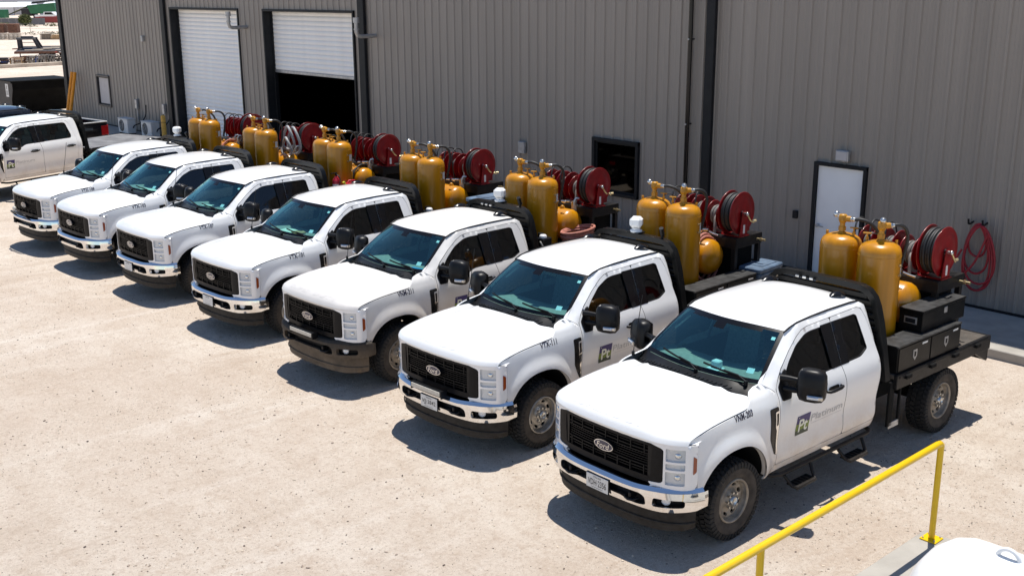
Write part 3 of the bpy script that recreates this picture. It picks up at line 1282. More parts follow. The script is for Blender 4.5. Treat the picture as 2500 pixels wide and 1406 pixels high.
    # headlights
    for sgn in (1, -1):
        hl = MB()
        surf = lambda s, z: (*fas(s, .014), z)
        o = rounded([(.56, 1.196), (.62, 1.218), (1.035, 1.214), (1.062, 1.185), (1.066, .80), (1.035, .752), (.60, .752), (.565, .785), (.70, .800), (.725, .82), (.725, 1.145), (.70, 1.165)], .012, 3)
        cells = [[(.748, 1.040), (.935, 1.040), (.935, 1.172), (.748, 1.172)], [(.748, .955), (.935, .955), (.935, 1.018), (.748, 1.018)], [(.748, .795), (.935, .795), (.935, .933), (.748, .933)]]
        hl.patch(o, [rounded(c, .01, 2) for c in cells], surf, 'lamp_silver', step=.03, depth=.035, back=(.8, .6, 0))
        hl.patch(rounded([(.740, .785), (.945, .785), (.945, 1.18), (.740, 1.18)], .01, 2), [], lambda s, z: (*fas(s, -.012), z), 'lamp_lens', step=.05, depth=.0, back=(.8, .6, 0))
        sm_ = [(.548, 1.203), (.615, 1.226), (1.04, 1.222), (1.070, 1.19), (1.074, .79), (1.042, .744), (.595, .744), (.553, .785)]
        hl.patch(sm_, [[(.742, .787), (.942, .787), (.942, 1.178), (.742, 1.178)]], lambda s, z: (*fas(s, .004), z), 'black_plastic', step=.05, depth=.0, back=(.8, .6, 0))
        tp = [[(*fas(.55 + .51 * q_ / 12, .014), 1.206 if q_ else 1.19) for q_ in range(13)], [(fas(.55 + .51 * q_ / 12, .0)[0] - .02, fas(.55 + .51 * q_ / 12, .0)[1], 1.221) for q_ in range(13)], [(fas(.55 + .51 * q_ / 12, 0)[0] - .14, fas(.55 + .51 * q_ / 12, 0)[1] - .03, 1.222) for q_ in range(13)]]
        hl.grid(tp, 'lamp_silver')
        lens = []
        for c in cells:
            q = MB()
            (a0, b0), (a1, _), (_, b1), _ = c
            q.patch([(a0 - .006, b0 - .006), (a1 + .006, b0 - .006), (a1 + .006, b1 + .006), (a0 - .006, b1 + .006)], [], lambda s, z: (*fas(s, .010), z), 'clear_lens', step=.05, depth=0, back=(.8, .6, 0))
            lens.append(q)
        prj = MB()
        for zc_ in (1.10, .872):
            x0, y0 = fas(.865, -.03)
            d = Vector((.8, .45, -.1)).normalized()
            pr = [(.040 * cos(a), .034 * sin(a)) for a in [k * pi / 14 for k in range(8)]]
            prj.lathe([(.046, -.01), None, (.046, .006), (.040, .006), None] + pr, (x0, y0, zc_), d, 'chrome', 14)
        am = MB()
        am.patch(rounded([(1.012, .91), (1.05, .935), (1.05, 1.075), (1.012, 1.10)], .008, 2), [], lambda s, z: (*fas(s, .019), z), 'amber', step=.04, depth=.006, back=(.5, .8, 0))
        if sgn < 0:
            hl, prj, am = hl.mirrored(), prj.mirrored(), am.mirrored()
            lens = [q.mirrored() for q in lens]
        k = P.add('headlight', hl)
        for q in lens:
            P.add('lens', q, k)
        P.add('projector', prj, k)
        P.add('side_marker', am, k)
    # filler boxes added behind the front end to block light, then rails and axles
    cb = MB()
    cb.box((.30, 0, .86), (.92, 1.50, .66), 'chassis_black')
    cb.box((.10, 0, 1.26), (.90, 1.3, .12), 'chassis_black')
    cb.box((-1.9, .48, .62), (4.9, .09, .18), 'chassis_black')
    cb.box((-1.9, -.48, .62), (4.9, .09, .18), 'chassis_black')
    cb.cyl((0, -.75, .43), (0, .75, .43), .075, 'chassis_black')
    cb.cyl((-4.18, -.75, .43), (-4.18, .75, .43), .085, 'chassis_black')
    cb.lathe([(.001, -.16), (.12, -.13), (.19, 0), (.12, .13), (.001, .16)], (-4.18, 0, .43), (1, 0, 0), 'chassis_black', 16)
    cb.box((-3.35, -.7, .60), (1.0, .36, .34), 'chassis_black', .05)
    P.add('chassis_and_filler', cb)
    # cowl panel with louvres
    cw = MB()
    rows = []
    for v in [k / 12 - 1 for k in range(25)]:
        a = hood_pt(0, v * .93)
        s = v
        b_ = ws_pt(s * .985, .0)
        b_ = (b_[0] + .0, b_[1], b_[2] - .004)
        rows.append([(a[0] - .004, a[1], a[2] - .012), (a[0] * .6 + b_[0] * .4, a[1] * .6 + b_[1] * .4, a[2] - .022), b_])
    cw.grid(rows, 'black_plastic')
    ci = P.add('cowl_panel', cw)
    lv = MB()
    for i in range(24):
        v = -.80 + i * .0635
        if -.10 < v < -.02:
            continue
        a = hood_pt(0, v)
        b_ = ws_pt(v, 0)
        p = Vector(a) * .72 + Vector(b_) * .28
        lv.box((p.x, p.y, p.z - .002), (.055, .013, .012), 'air_dam_plastic', 0, -.25 * v)
    P.add('louvres', lv, ci)
    for (y0, y1) in ((.10, .66), (-.52, .06)):
        wp = MB()
        pa = Vector(ws_pt(y1 / .8, -.02)) + Vector((.03, 0, .02))
        N = 10
        arm, bl = [], []
        for i in range(N + 1):
            t = i / N
            s = (y1 + (y0 - y1) * t) / .8
            tt = .03 + .10 * t
            q = Vector(ws_pt(s, tt)) + Vector((.018, 0, .022))
            bl.append(q)
        wp.tube([pa + Vector((0, 0, .01))] + [b2 + Vector((.006, 0, .012)) for b2 in bl[2:6]], .010, 'black_plastic', 6)
        wp.tube(bl, .011, 'black_plastic', 6)
        wp.cyl(pa - Vector((0, 0, .03)), pa + Vector((0, 0, .02)), .022, 'black_plastic', 10)
        P.add('wiper', wp)
    # antenna (right front fender)
    an = MB()
    an.cyl((-.36, -.80, 1.45), (-.36, -.80, 1.50), .018, 'black_plastic', 8)
    an.tube([(-.36, -.80, 1.49), (-.44, -.805, 1.84), (-.50, -.81, 2.13)], .0045, 'black_plastic', 6)
    P.add('antenna', an)


def build_bumper(P, tag, m):
    b = MB()
    sL = bum.L
    top = [(-sL, .725), (-.70, .722), (-.45, .705), (.45, .705), (.70, .722), (sL, .725)]
    bot = [(sL, .560), (sL - .08, .535), (.75, .515), (.3, .520), (-.3, .520), (-.75, .515), (-sL + .08, .535), (-sL, .560)]
    ctr = rounded([(-.60, .560), (-.50, .545), (-.42, .548), (-.30, .580), (.30, .580), (.42, .548), (.50, .545), (.60, .560), (.59, .645), (.53, .672), (-.53, .672), (-.59, .645)], .03)
    fg = rounded([(.665, .565), (.985, .580), (.985, .655), (.675, .660)], .03)
    fg2 = [(-a, c) for a, c in reversed(fg)]
    bulge = lambda z: .018 * sin(pi * max(0, min(1, (z - .51) / .25)))
    b.patch(top + bot, [ctr, fg, fg2], lambda s, z: (*bum(s, bulge(z)), z), m, step=.04, depth=.05, back=(1, 0, 0))
    # top shelf back to the grille
    r0, r1, r2, r3 = [], [], [], []
    for i in range(61):
        s = -sL + 2 * sL * i / 60
        zt = tab([(0, .705), (.45, .705), (.70, .722), (1.4, .725)], abs(s))
        up = .012 * sstep(.60, .68, abs(s)) * (1 - sstep(1.0, 1.15, abs(s)))
        r0.append((*bum(s, bulge(zt)), zt))
        r1.append((*bum(s, bulge(zt) - .036), zt + .034))
        r2.append((*bum(s, -.055), zt + .038 + up))
        r3.append((*bum(s, -.16), zt + .040 + up))
    b.grid([r0, [(p[0] * .5 + q[0] * .5 + .003, p[1] * .5 + q[1] * .5, p[2] * .5 + q[2] * .5 + .004) for p, q in zip(r0, r1)], r1], m)
    b.grid([r1, r2, r3], m)
    i = P.add('front_bumper', b, tag=tag)
    d = MB()
    d.patch([(-1.06, .53), (1.06, .53), (1.06, .71), (-1.06, .71)], [], lambda s, z: (*bum(s, -.055), z), 'grille_black', step=.08, depth=0, back=(1, 0, 0))
    for y0 in (-.42, .42):
        d.box((bum(y0)[0] - .02, y0 * 1.0, .615), (.10, .035, .07), 'black_plastic', .01)
        d.tube([(bum(y0)[0] - .04, y0 - .06, .585), (bum(y0)[0] + .03, y0 - .05, .580), (bum(y0)[0] + .045, y0, .580), (bum(y0)[0] + .03, y0 + .05, .580), (bum(y0)[0] - .04, y0 + .06, .585)], .014, 'black_plastic', 8)
    P.add('lower_grille', d, i)
    for sg in (1, -1):
        q = MB()
        x0, y0 = bum(.80, -.035)
        q.lathe([(.045, -.01), None, (.045, .008), (.036, .012), None, (.036, .006), (.02, .014), (.001, .016)], (x0, y0, .625), (.85, .5, 0), 'lamp_lens', 16)
        P.add('fog_light', q if sg > 0 else q.mirrored(), i)
    # air dam
    a = MB()
    sD = dam.L
    a.patch([(-sD, .30), (-.7, .278), (.7, .278), (sD, .30), (sD, .55), (-sD, .55)], [], lambda s, z: (*dam(s, -.05 * (.55 - z)), z), 'air_dam_plastic' if m == 'chrome' else 'dirty_bumper', step=.05, depth=.012, back=(1, 0, 0))
    rr = [[(*dam(-sD + 2 * sD * k / 40, .006 - .05 * (.55 - z) + o_), z) for k in range(41)] for z, o_ in ((.352, 0), (.358, .012), (.372, .012), (.378, 0))]
    a.grid(rr, 'air_dam_plastic' if m == 'chrome' else 'dirty_bumper')
    P.add('air_dam', a, tag=tag)


def ws_pt(s, t):
    """windshield: s -1..1 across, t 0 bottom..1 top."""
    bx, by, bz = -.450 - .110 * s * s, .803 * s, 1.476 + .016 * s * s
    tx, ty, tz = -.960 - .172 * s * s, .660 * s, 1.957 - .041 * s * s
    b = .022 * 4 * t * (1 - t) * (1 - .6 * s * s)
    return (bx + (tx - bx) * t + b * .6, by + (ty - by) * t, bz + (tz - bz) * t + b * .8)


def build_cab(P, kind):
    crew = kind == 'crew'
    side = side_c if crew else side_s
    XR = -3.30 if crew else -2.69
    f3 = lambda x, z: (x, side(x, z), z)
    # door seams
    doorF = [(-.690, .60), (-.690, 1.30), (-.692, 1.437), (-.77, 1.53), (-.845, 1.604), (-1.05, 1.742), (-1.243, 1.848), (-1.35, 1.893), (-1.463, 1.912), (-1.893, 1.92), (-1.872, 1.42), (-1.905, 1.26), (-1.926, .89), (-1.935, .60)]
    if crew:
        doorR = [(-1.943, .60), (-1.934, .89), (-1.913, 1.26), (-1.880, 1.42), (-1.901, 1.92), (-2.85, 1.925), (-2.95, 1.90), (-3.02, 1.80), (-3.08, 1.42), (-3.09, 1.25), (-3.08, .9), (-3.04, .60)]
        winR = [(-2.03, 1.872), (-2.82, 1.865), (-2.90, 1.84), (-2.96, 1.50), (-2.92, 1.43), (-1.955, 1.425)]
        uo = doorF[:10] + [(-2.85, 1.925), (-2.95, 1.90), (-3.02, 1.80), (-3.08, 1.42), (-3.09, 1.25), (-3.08, .9), (-3.04, .60)]
    else:
        doorR = [(-1.943, .60), (-1.934, .89), (-1.913, 1.26), (-1.880, 1.42), (-1.901, 1.92), (-2.44, 1.93), (-2.52, 1.905), (-2.565, 1.80), (-2.60, 1.56), (-2.63, 1.40), (-2.635, 1.25), (-2.622, .87), (-2.60, .64), (-2.57, .60)]
        winR = [(-2.03, 1.875), (-2.36, 1.875), (-2.405, 1.855), (-2.435, 1.50), (-2.42, 1.485), (-2.28, 1.432), (-1.955, 1.425)]
        uo = doorF[:10] + [(-2.44, 1.93), (-2.52, 1.905), (-2.565, 1.80), (-2.60, 1.56), (-2.63, 1.40), (-2.635, 1.25), (-2.622, .87), (-2.60, .64), (-2.57, .60)]
    winF = [(-.835, 1.50), (-.845, 1.39), (-.90, 1.352), (-1.22, 1.350), (-1.30, 1.365), (-1.40, 1.405), (-1.48, 1.418), (-1.805, 1.422), (-1.775, 1.862), (-1.50, 1.862), (-1.39, 1.850), (-1.19, 1.775), (-.99, 1.642)]
    glassm = 'crew_glass' if crew else 'tinted_glass'
    # cab side shell (pillars, roof rail, rocker) left + right
    c = MB()
    xe = XR + .004
    outer = [(-.553, 1.500), (-.84, 1.703), (-1.133, 1.916), (-1.22, 1.945), (-1.335, 1.962), (-1.6, 1.980), (-1.94, 1.986), (XR + .25, 1.984), (XR + .15, 1.972), (XR + .08, 1.93), (xe + .03, 1.80), (xe, 1.45), (xe, .70), (xe + .03, .57), (XR + .12, .515), (-.62, .515), (-.655, .575)]
    gap = .005
    cxm = sum(p[0] for p in uo) / len(uo)
    czm = sum(p[1] for p in uo) / len(uo)
    uo2 = [(p[0] + (gap if p[0] > cxm else -gap) * (1 if abs(p[0] - cxm) > .5 else 0), p[1] + (gap if p[1] > czm else -gap)) for p in uo]
    # close against the fender: shell outline runs just behind it
    outer2 = outer + [(-.676, .60), (-.678, 1.30), (-.670, 1.412), (-.613, 1.459)]
    uo3 = [((-.6855 if abs(p[0] + .690 + 0) < .012 else p[0]), p[1]) for p in uo2]
    c.patch(outer2, [uo3], f3, 'white_paint', step=.04, depth=.03, back=(0, 1, 0))
    # door jamb backing (dark) so seams read as thin dark lines
    c.grid([[(x, side(x, z) - .024, z) for x in [-.66 - (abs(XR) - .70) * k / 20 for k in range(21)]] for z in (.56, .7, .85, 1.0, 1.15, 1.30)], 'chassis_black', flip=True)
    c2 = c.mirrored()
    # cab rear wall with window
    r = MB()
    yw = lambda z: tab([(.5, .80), (.7, .84), (1.2, .87), (1.4, .82), (1.9, .60), (2.0, .52)], z)
    rw = [(-yw(z), z) for z in (.52, .7, 1.0, 1.2, 1.4, 1.6, 1.8, 1.95)] + [(yw(z), z) for z in (1.95, 1.8, 1.6, 1.4, 1.2, 1.0, .7, .52)]
    r.patch(rw, [rounded([(-.62, 1.42), (.62, 1.42), (.55, 1.84), (-.55, 1.84)], .05)], lambda y, z: (XR + .002 + .05 * sstep(1.5, 2.0, z), y, z), 'white_paint', step=.08, depth=.0, back=(-1, 0, 0))
    r.add([(XR + .03, -.64, 1.40), (XR + .03, .64, 1.40), (XR + .06, .57, 1.86), (XR + .06, -.57, 1.86)], [(0, 1, 2, 3)], 'tinted_glass')
    shell = c.join(c2).join(r)
    P.add('cab_shell', shell)
    # roof
    N, K = 22, 20
    rows = []
    for i in range(N + 1):
        t = i / N
        row = []
        for k in range(K + 1):
            v = -1 + 2 * k / K
            xf, yf, zf = ws_pt(v * 1.0, 1.0)
            xr_ = XR + .16 + .05 * v * v
            x = xf + (xr_ - xf) * t
            tt = sstep(0, .22, t)
            yh = .660 - .006 * tt
            y_ = yh * v
            crown = tab([(0, 0), (.12, .052), (.3, .082), (.5, .092), (.75, .088), (.9, .072), (1.0, .030)], t)
            edge = tab([(0, 1.916), (.14, 1.958), (.3, 1.980), (.6, 1.990), (1, 1.985)], t)
            z = edge + (crown - tab([(0, -.041), (.12, 0), (1, 0)], t)) * (1 - abs(v) ** 2.6)
            bead = 0.006 * (1 - sstep(.0, .03, abs(abs(v) - .52))) * sstep(.15, .25, t) * (1 - sstep(.85, .95, t))
            row.append((x, y_, z - bead))
        rows.append(row)
    rf_ = MB()
    rf_.grid(rows, 'white_paint')
    last = rows[-1]
    rf_.grid([last, [(p[0] - .06, p[1] * .99, p[2] - .015) for p in last], [(XR + .03, p[1] * .96, p[2] - .07) for p in last], [(XR + .002, p[1] * .95, 1.80) for p in last]], 'white_paint')
    ri = P.add('roof', rf_)
    for sg in (1, -1):
        dr = MB()
        pts = [(-1.11, .664, 1.910), (-1.20, .668, 1.945), (-1.335, .665, 1.970), (-1.6, .660, 1.986), (-1.94, .656, 1.994), (XR + .30, .656, 1.992), (XR + .16, .658, 1.980)]
        dr.tube(pts, .010, 'black_plastic', 6)
        P.add('drip_moulding', dr if sg > 0 else dr.mirrored(), ri)
    for sg in (1, -1):
        mk = MB()
        rows2 = []
        for i in range(9):
            a = i / 8
            rr = []
            for k in range(9):
                b_ = k / 8 * 2 - 1
                hgt = .042 * sin(pi * min(1, a * 1.15 + .0)) ** .7 * (1 - b_ * b_) if a * 1.15 < 1 else 0
                rr.append((XR + .42 - .30 * a, sg * .47 + .075 * b_ * (sin(pi * (a * .85 + .08))), 2.052 + hgt - .012 * a))
            rows2.append(rr)
        mk.grid(rows2, 'black_gloss')
        P.add('roof_marker', mk, ri)
    # windshield
    ws = MB()
    S = [-1, -.97, -.945, -.85, -.7, -.55, -.4, -.24, -.1, 0, .1, .24, .4, .55, .7, .85, .945, .97, 1]
    T = [0, .04, .075, .2, .35, .5, .65, .78, .85, .90, .955, 1.0]

    def wm(i, j):
        t = (T[i] + T[i + 1]) / 2
        s = (S[j] + S[j + 1]) / 2
        if abs(s) > .955 or t < .07 or t > .955 or (t > .90 and abs(s) < .7) or (t > .79 and abs(s) < .12):
            return 'black_gloss'
        return 'windshield_glass'
    ws.grid([[ws_pt(s, t) for s in S] for t in T], 'windshield_glass', mfun=wm)
    wi = P.add('windshield', ws)
    stk = MB()
    def wq(s, t, ds, dt):
        o_ = Vector((.004, 0, .006))
        return [Vector(ws_pt(s, t)) + o_ * 0 - o_, Vector(ws_pt(s + ds, t)) - o_, Vector(ws_pt(s + ds, t + dt)) - o_, Vector(ws_pt(s, t + dt)) - o_]
    stk.add(wq(.74, .16, .10, .09), [(0, 1, 2, 3)], 'sticker')
    stk.add(wq(.865, .80, .055, .06), [(0, 1, 2, 3)], 'sticker')
    P.add('window_sticker', stk, wi)
    # doors
    for sg in (1, -1):
        for nm, dp, wn, hx in (('front', doorF, winF, -1.66), ('rear', doorR, winR, -2.84)):
            d = MB()
            r1 = [.05] * len(dp)
            d.patch(rounded(dp, .03, 3), [rounded(wn, .045, 3)], f3, 'white_paint', step=.038, depth=.022, back=(0, 1, 0), mflange='black_plastic')
            gl = MB()
            cxw = sum(p[0] for p in wn) / len(wn)
            czw = sum(p[1] for p in wn) / len(wn)
            big = [(cxw + (p[0] - cxw) * 1.02, czw + (p[1] - czw) * 1.02) for p in wn]
            gl.patch(rounded(big, .045, 3), [], lambda x, z: (x, side(x, z) - .017, z), glassm, step=.07, depth=0, back=(0, 1, 0))
            tr = MB()
            small = [(cxw + (p[0] - cxw) * .972, czw + (p[1] - czw) * .955) for p in wn]
            tr.patch(rounded(wn, .045, 3), [rounded(small, .04, 3)], lambda x, z: (x, side(x, z) - .004, z), 'black_plastic', step=.05, depth=.014, back=(0, 1, 0))
            bp = MB()
            if nm == 'front':
                bp.patch([(-1.70, 1.422), (-1.871, 1.424), (-1.8905, 1.876), (-1.69, 1.876)], [], lambda x, z: (x, side(x, z) + .004, z), 'black_gloss', step=.06, depth=.012, back=(0, 1, 0))
            else:
                bp.patch([(-1.8815, 1.424), (-2.03, 1.424), (-2.085, 1.876), (-1.9015, 1.876)], [], lambda x, z: (x, side(x, z) + .004, z), 'black_gloss', step=.06, depth=.012, back=(0, 1, 0))
            hd = MB()
            if nm == 'front' or crew:
                q0 = side(hx, 1.22)
                hd.tube([(hx + .13, q0 - .005, 1.215), (hx + .115, q0 + .032, 1.217), (hx + .05, q0 + .045, 1.22), (hx - .07, q0 + .045, 1.223), (hx - .125, q0 + .032, 1.225), (hx - .135, q0 - .005, 1.226)], [.016, .018, .019, .019, .018, .016], 'black_plastic', 10)
                hd.patch(rounded([(hx - .10, 1.185), (hx + .10, 1.185), (hx + .10, 1.255), (hx - .10, 1.255)], .03), [], lambda x, z: (x, side(x, z) + .0025, z), 'black_plastic', step=.05, depth=.004)
            if sg < 0:
                d, gl, tr, bp, hd = [q.mirrored() for q in (d, gl, tr, bp, hd)]
            k = P.add('door' if nm == 'front' or crew else 'rear_door', d)
            P.add('window', gl, k)
            P.add('window_trim', tr, k)
            P.add('pillar_trim', bp, k)
            if hd.v:
                P.add('door_handle', hd, k)
        # mirror
        m_ = MB()
        m_.patch(rounded([(-.722, 1.44), (-.735, 1.31), (-.87, 1.31), (-.905, 1.37), (-.875, 1.44), (-.905, 1.60), (-.86, 1.585)], .02), [], lambda x, z: (x, side(x, z) + .012, z), 'black_plastic', step=.04, depth=.02)
        ar = MB()
        for z in (1.53, 1.415):
            ar.tube([(-.80, .87, z), (-.83, .96, z + .005), (-.855, 1.05, z + .004), (-.90, 1.14, z)], [.038, .033, .028, .026], 'black_plastic', 10)
        hs = MB()
        # housing as rounded superellipse loft along y
        rows3 = []
        for (yv, kx, kz, zc) in ((1.105, .30, .35, 1.512), (1.115, .62, .72, 1.512), (1.14, .88, .93, 1.512), (1.20, .98, 1.0, 1.512), (1.30, 1.0, 1.0, 1.510), (1.365, .90, .92, 1.508), (1.395, .62, .70, 1.506), (1.405, .25, .3, 1.506)):
            rr = []
            for k in range(24):
                a = 2 * pi * k / 24
                ex = .5
                cx_, sz_ = cos(a), sin(a)
                rr.append((-.845 + .085 * kx * abs(cx_) ** ex * (1 if cx_ > 0 else -1) + (.03 if cx_ > 0 else 0) * kx * (1 - abs(sz_)), yv, zc + .178 * kz * abs(sz_) ** ex * (1 if sz_ > 0 else -1)))
            rr.append(rr[0])
            rows3.append(rr)
        hs.grid(rows3, 'black_plastic')
        gl2 = MB()
        gl2.add([(-.934, 1.14, 1.37), (-.934, 1.37, 1.37), (-.934, 1.37, 1.66), (-.934, 1.14, 1.66)], [(0, 1, 2, 3)], 'bright_metal')
        sg_ = MB()
        sg_.box((-.742, 1.305, 1.415), (.05, .16, .045), 'bright_metal', .008)
        sg_.box((-.715, 1.29, 1.415), (.02, .11, .028), 'lamp_lens', .004)
        ca, sa = cos(radians(24)), sin(radians(24))
        for mb_ in (hs, gl2, sg_):
            mb_.v = [(-.855 + (x + .845) * ca - (y - 1.10) * sa, 1.035 + (x + .845) * sa + (y - 1.10) * ca, z - .012) for x, y, z in mb_.v]
        if sg < 0:
            m_, ar, hs, gl2, sg_ = [q.mirrored() for q in (m_, ar, hs, gl2, sg_)]
        k = P.add('side_mirror', hs)
        P.add('mirror_sail', m_, k)
        P.add('mirror_arm', ar, k)
        P.add('mirror_glass', gl2, k)
        P.add('signal_lamp', sg_, k)
        # running board tube with two drop steps
        st = MB()
        st.tube([(-.62, .80, .48), (-.70, .91, .465), (-.80, .945, .46), (XR + .20, .945, .46), (XR + .12, .91, .465), (XR + .08, .80, .48)], .025, 'bed_black', 8)
        steps = []
        for xs in ((-1.08, -2.10) if not crew else (-1.2, -2.5)):
            q = MB()
            q.tube([(xs + .24, .965, .44), (xs + .20, 1.04, .335), (xs + .17, 1.085, .315), (xs - .17, 1.085, .315), (xs - .20, 1.04, .335), (xs - .24, .965, .44)], .020, 'bed_black', 8)
            q.box((xs, 1.02, .325), (.36, .13, .022), 'bed_black', .006)
            for j in range(5):
                q.box((xs - .13 + j * .065, 1.02, .338), (.03, .10, .006), 'chassis_black')
            steps.append(q)
        if sg < 0:
            st, steps = st.mirrored(), [q.mirrored() for q in steps]
        k = P.add('step_bar', st)
        for q in steps:
            P.add('drop_step', q, k)
    # interior
    it = MB()
    rows = []
    for k in range(13):
        v = k / 6 - 1
        b0 = ws_pt(v * .97, .01)
        row = [(b0[0] - .01, b0[1], b0[2] - .03), (b0[0] - .16, b0[1] * .99, b0[2] - .035), (-.80, v * .79, 1.46), (-1.0 - .03 * v * v, v * .78, 1.45 + (.035 if .25 < v < .75 else 0)), (-1.06 - .03 * v * v, v * .78, 1.40), (-1.07, v * .78, 1.05)]
        rows.append(row)
    it.grid(rows, 'dash')
    it.box((-1.7 if not crew else -2.0, 0, .66), (2.1 if not crew else 2.6, 1.74, .10), 'interior_dark')
    it.box((-.74, 0, 1.0), (.10, 1.66, .7), 'interior_dark')
    ii = P.add('interior', it)
    for xs in ((-1.55, -2.30) if not crew else (-1.55, -2.65)):
        for ys in (-.40, .40):
            q = MB()
            q.box((xs + .05, ys, .92), (.52, .54, .16), 'seat_fabric', .05)
            q.hexa([(xs - .20, ys - .25, .95), (xs - .20, ys + .25, .95), (xs - .32, ys + .25, .95), (xs - .32, ys - .25, .95),
                    (xs - .34, ys - .22, 1.56), (xs - .34, ys + .22, 1.56), (xs - .44, ys + .22, 1.56), (xs - .44, ys - .22, 1.56)], 'seat_fabric')
            q.box((xs - .40, ys, 1.66), (.10, .28, .19), 'seat_fabric', .035)
            P.add('seat', q, ii)
    q = MB()
    N = 20
    q.tube([(-1.20 + .19 * .55 * sin(2 * pi * k / N) * -1, .40 + .19 * cos(2 * pi * k / N), 1.37 + .19 * .85 * sin(2 * pi * k / N)) for k in range(N)], .016, 'interior_dark', 8, closed=True)
    q.cyl((-1.20, .40, 1.37), (-1.04, .40, 1.33), .06, 'interior_dark')
    q.box((-1.19, .40, 1.37), (.03, .34, .05), 'interior_dark', .01)
    P.add('steering_wheel', q, ii)
    q = MB()
    rows = [[(ws_pt(v * .95, .93)[0] - .05 - t * 1.3, ws_pt(v * .95, .93)[1], 1.93 - .02 * v * v + .02 * t) for v in [k / 6 - 1 for k in range(13)]] for t in (0, .5, 1)]
    q.grid(rows, 'headliner')
    q.box((-1.10, 0, 1.84), (.03, .24, .07), 'interior_dark', .015)
    for s in (-1, 1):
        q.tube([(-1.00, s * .74, 1.66), (-1.03, s * .70, 1.70), (-1.14, s * .66, 1.78), (-1.18, s * .67, 1.78)], .012, 'headliner', 6)
    P.add('headliner', q, ii)


clear = glass('clear_lens', (0.9, 0.92, 0.93))


# ---- wheels
def build_wheel():
    R_, W = .418, .135
    t = MB()
    prof = [(.235, -W * .78), (.27, -W * .92), (.33, -W), (.385, -W * .96), (.405, -W * .86), (.408, -W * .6), (.408, W * .6), (.405, W * .86), (.385, W * .96), (.33, W), (.27, W * .92), (.235, W * .78)]
    t.lathe(prof[:5], (0, 0, 0), (0, 1, 0), 'rubber_dusty', 48)
    t.lathe(prof[4:8], (0, 0, 0), (0, 1, 0), 'rubber', 48)
    t.lathe(prof[7:], (0, 0, 0), (0, 1, 0), 'rubber_dusty', 48)
    n = 44
    for i in range(n):
        for (y0, y1, off, tw) in ((-.128, -.075, 0, .02), (-.065, -.012, .5, -.02), (.012, .065, 0, .02), (.075, .128, .5, -.02)):
            a0 = 2 * pi * (i + off) / n
            da = 2 * pi / n * .36
            q = []
            for rr in (R_ - .016, R_ + .008):
                for (yy_, s) in ((y0, -1), (y1, -1), (y1, 1), (y0, 1)):
                    aa = a0 + s * da + (tw if yy_ == y1 else -tw)
                    r2 = rr - (.010 if abs(yy_) > .12 else 0)
                    q.append((r2 * cos(aa), yy_, r2 * sin(aa)))
            t.hexa(q, 'rubber')
        # side lugs
        for s in (-1, 1):
            a0 = 2 * pi * (i + (.0 if s < 0 else .5)) / n
            da = 2 * pi / n * .34
            q = []
            for (rr, yo) in ((.352, .1345), (.410, .128)):
                for aa in (a0 - da, a0 + da):
                    q.append((rr * cos(aa), s * yo, rr * sin(aa)))
            q2 = [(x, yv + s * .006, z) for x, yv, z in q]
            t.hexa([q[0], q[1], q[3], q[2], q2[0], q2[1], q2[3], q2[2]], 'rubber')
    rim = MB()
    # outer face at +y
    rim.lathe([(.238, .108), (.232, .122), (.222, .120), (.214, .104), None, (.214, .104), (.206, .060), (.20, .045)], (0, 0, 0), (0, 1, 0), 'rim_metal', 48)
    rim.lathe([(.236, .108), (.216, .06), (.21, -.10), (.237, -.115)], (0, 0, 0), (0, 1, 0), 'rim_metal', 32)
    def dish(u, v):
        r = sqrt(u * u + v * v)
        yv = tab([(.05, .085), (.085, .080), (.105, .050), (.14, .046), (.175, .062), (.205, .052)], r)
        return (u, yv, v)
    circ = [(.204 * cos(2 * pi * k / 48), .204 * sin(2 * pi * k / 48)) for k in range(48)]
    holes = []
    for i in range(8):
        a = 2 * pi * (i + .5) / 8
        h = []
        for k in range(12):
            b_ = 2 * pi * k / 12
            lr, lt = .158 + .018 * cos(b_), .034 * sin(b_)
            h.append((lr * cos(a) - lt * sin(a), lr * sin(a) + lt * cos(a)))
        holes.append(h)
    rim.patch(circ, holes, dish, 'rim_metal', step=.022, depth=.02, back=(0, 1, 0))
    rim.cyl((0, -.09, 0), (0, .02, 0), .205, 'chassis_black', 24)
    hub = MB()
    hub.lathe([(.052, .06), (.050, .118), (.044, .124), None, (.044, .124), (.030, .124), (.026, .116), (.001, .116)], (0, 0, 0), (0, 1, 0), 'bright_metal', 20)
    nut = MB()
    for i in range(8):
        a = 2 * pi * i / 8
        p = (.082 * cos(a), .078, .082 * sin(a))
        nut.cyl(p, (p[0], .108, p[2]), .012, 'bright_metal', 6, smooth=False)
    return t.mesh('tyre'), rim.mesh('rim'), hub.mesh('hub'), nut.mesh('lug_nuts')


WHEEL = build_wheel()


def add_wheels(P, xr):
    core = MB()
    core.cyl((0, -.10, 0), (0, -.02, 0), .17, 'chassis_black', 20)
    cm = core.mesh('wheel')
    for (x, s) in ((0, 1), (0, -1), (xr, 1), (xr, -1)):
        k = P.add('wheel', cm, None, (x + .01, s * .845, .424), 0 if s > 0 else pi)
        for nm, me in zip(('tyre', 'rim', 'hub', 'lug_nuts'), WHEEL):
            P.add(nm, me, k)


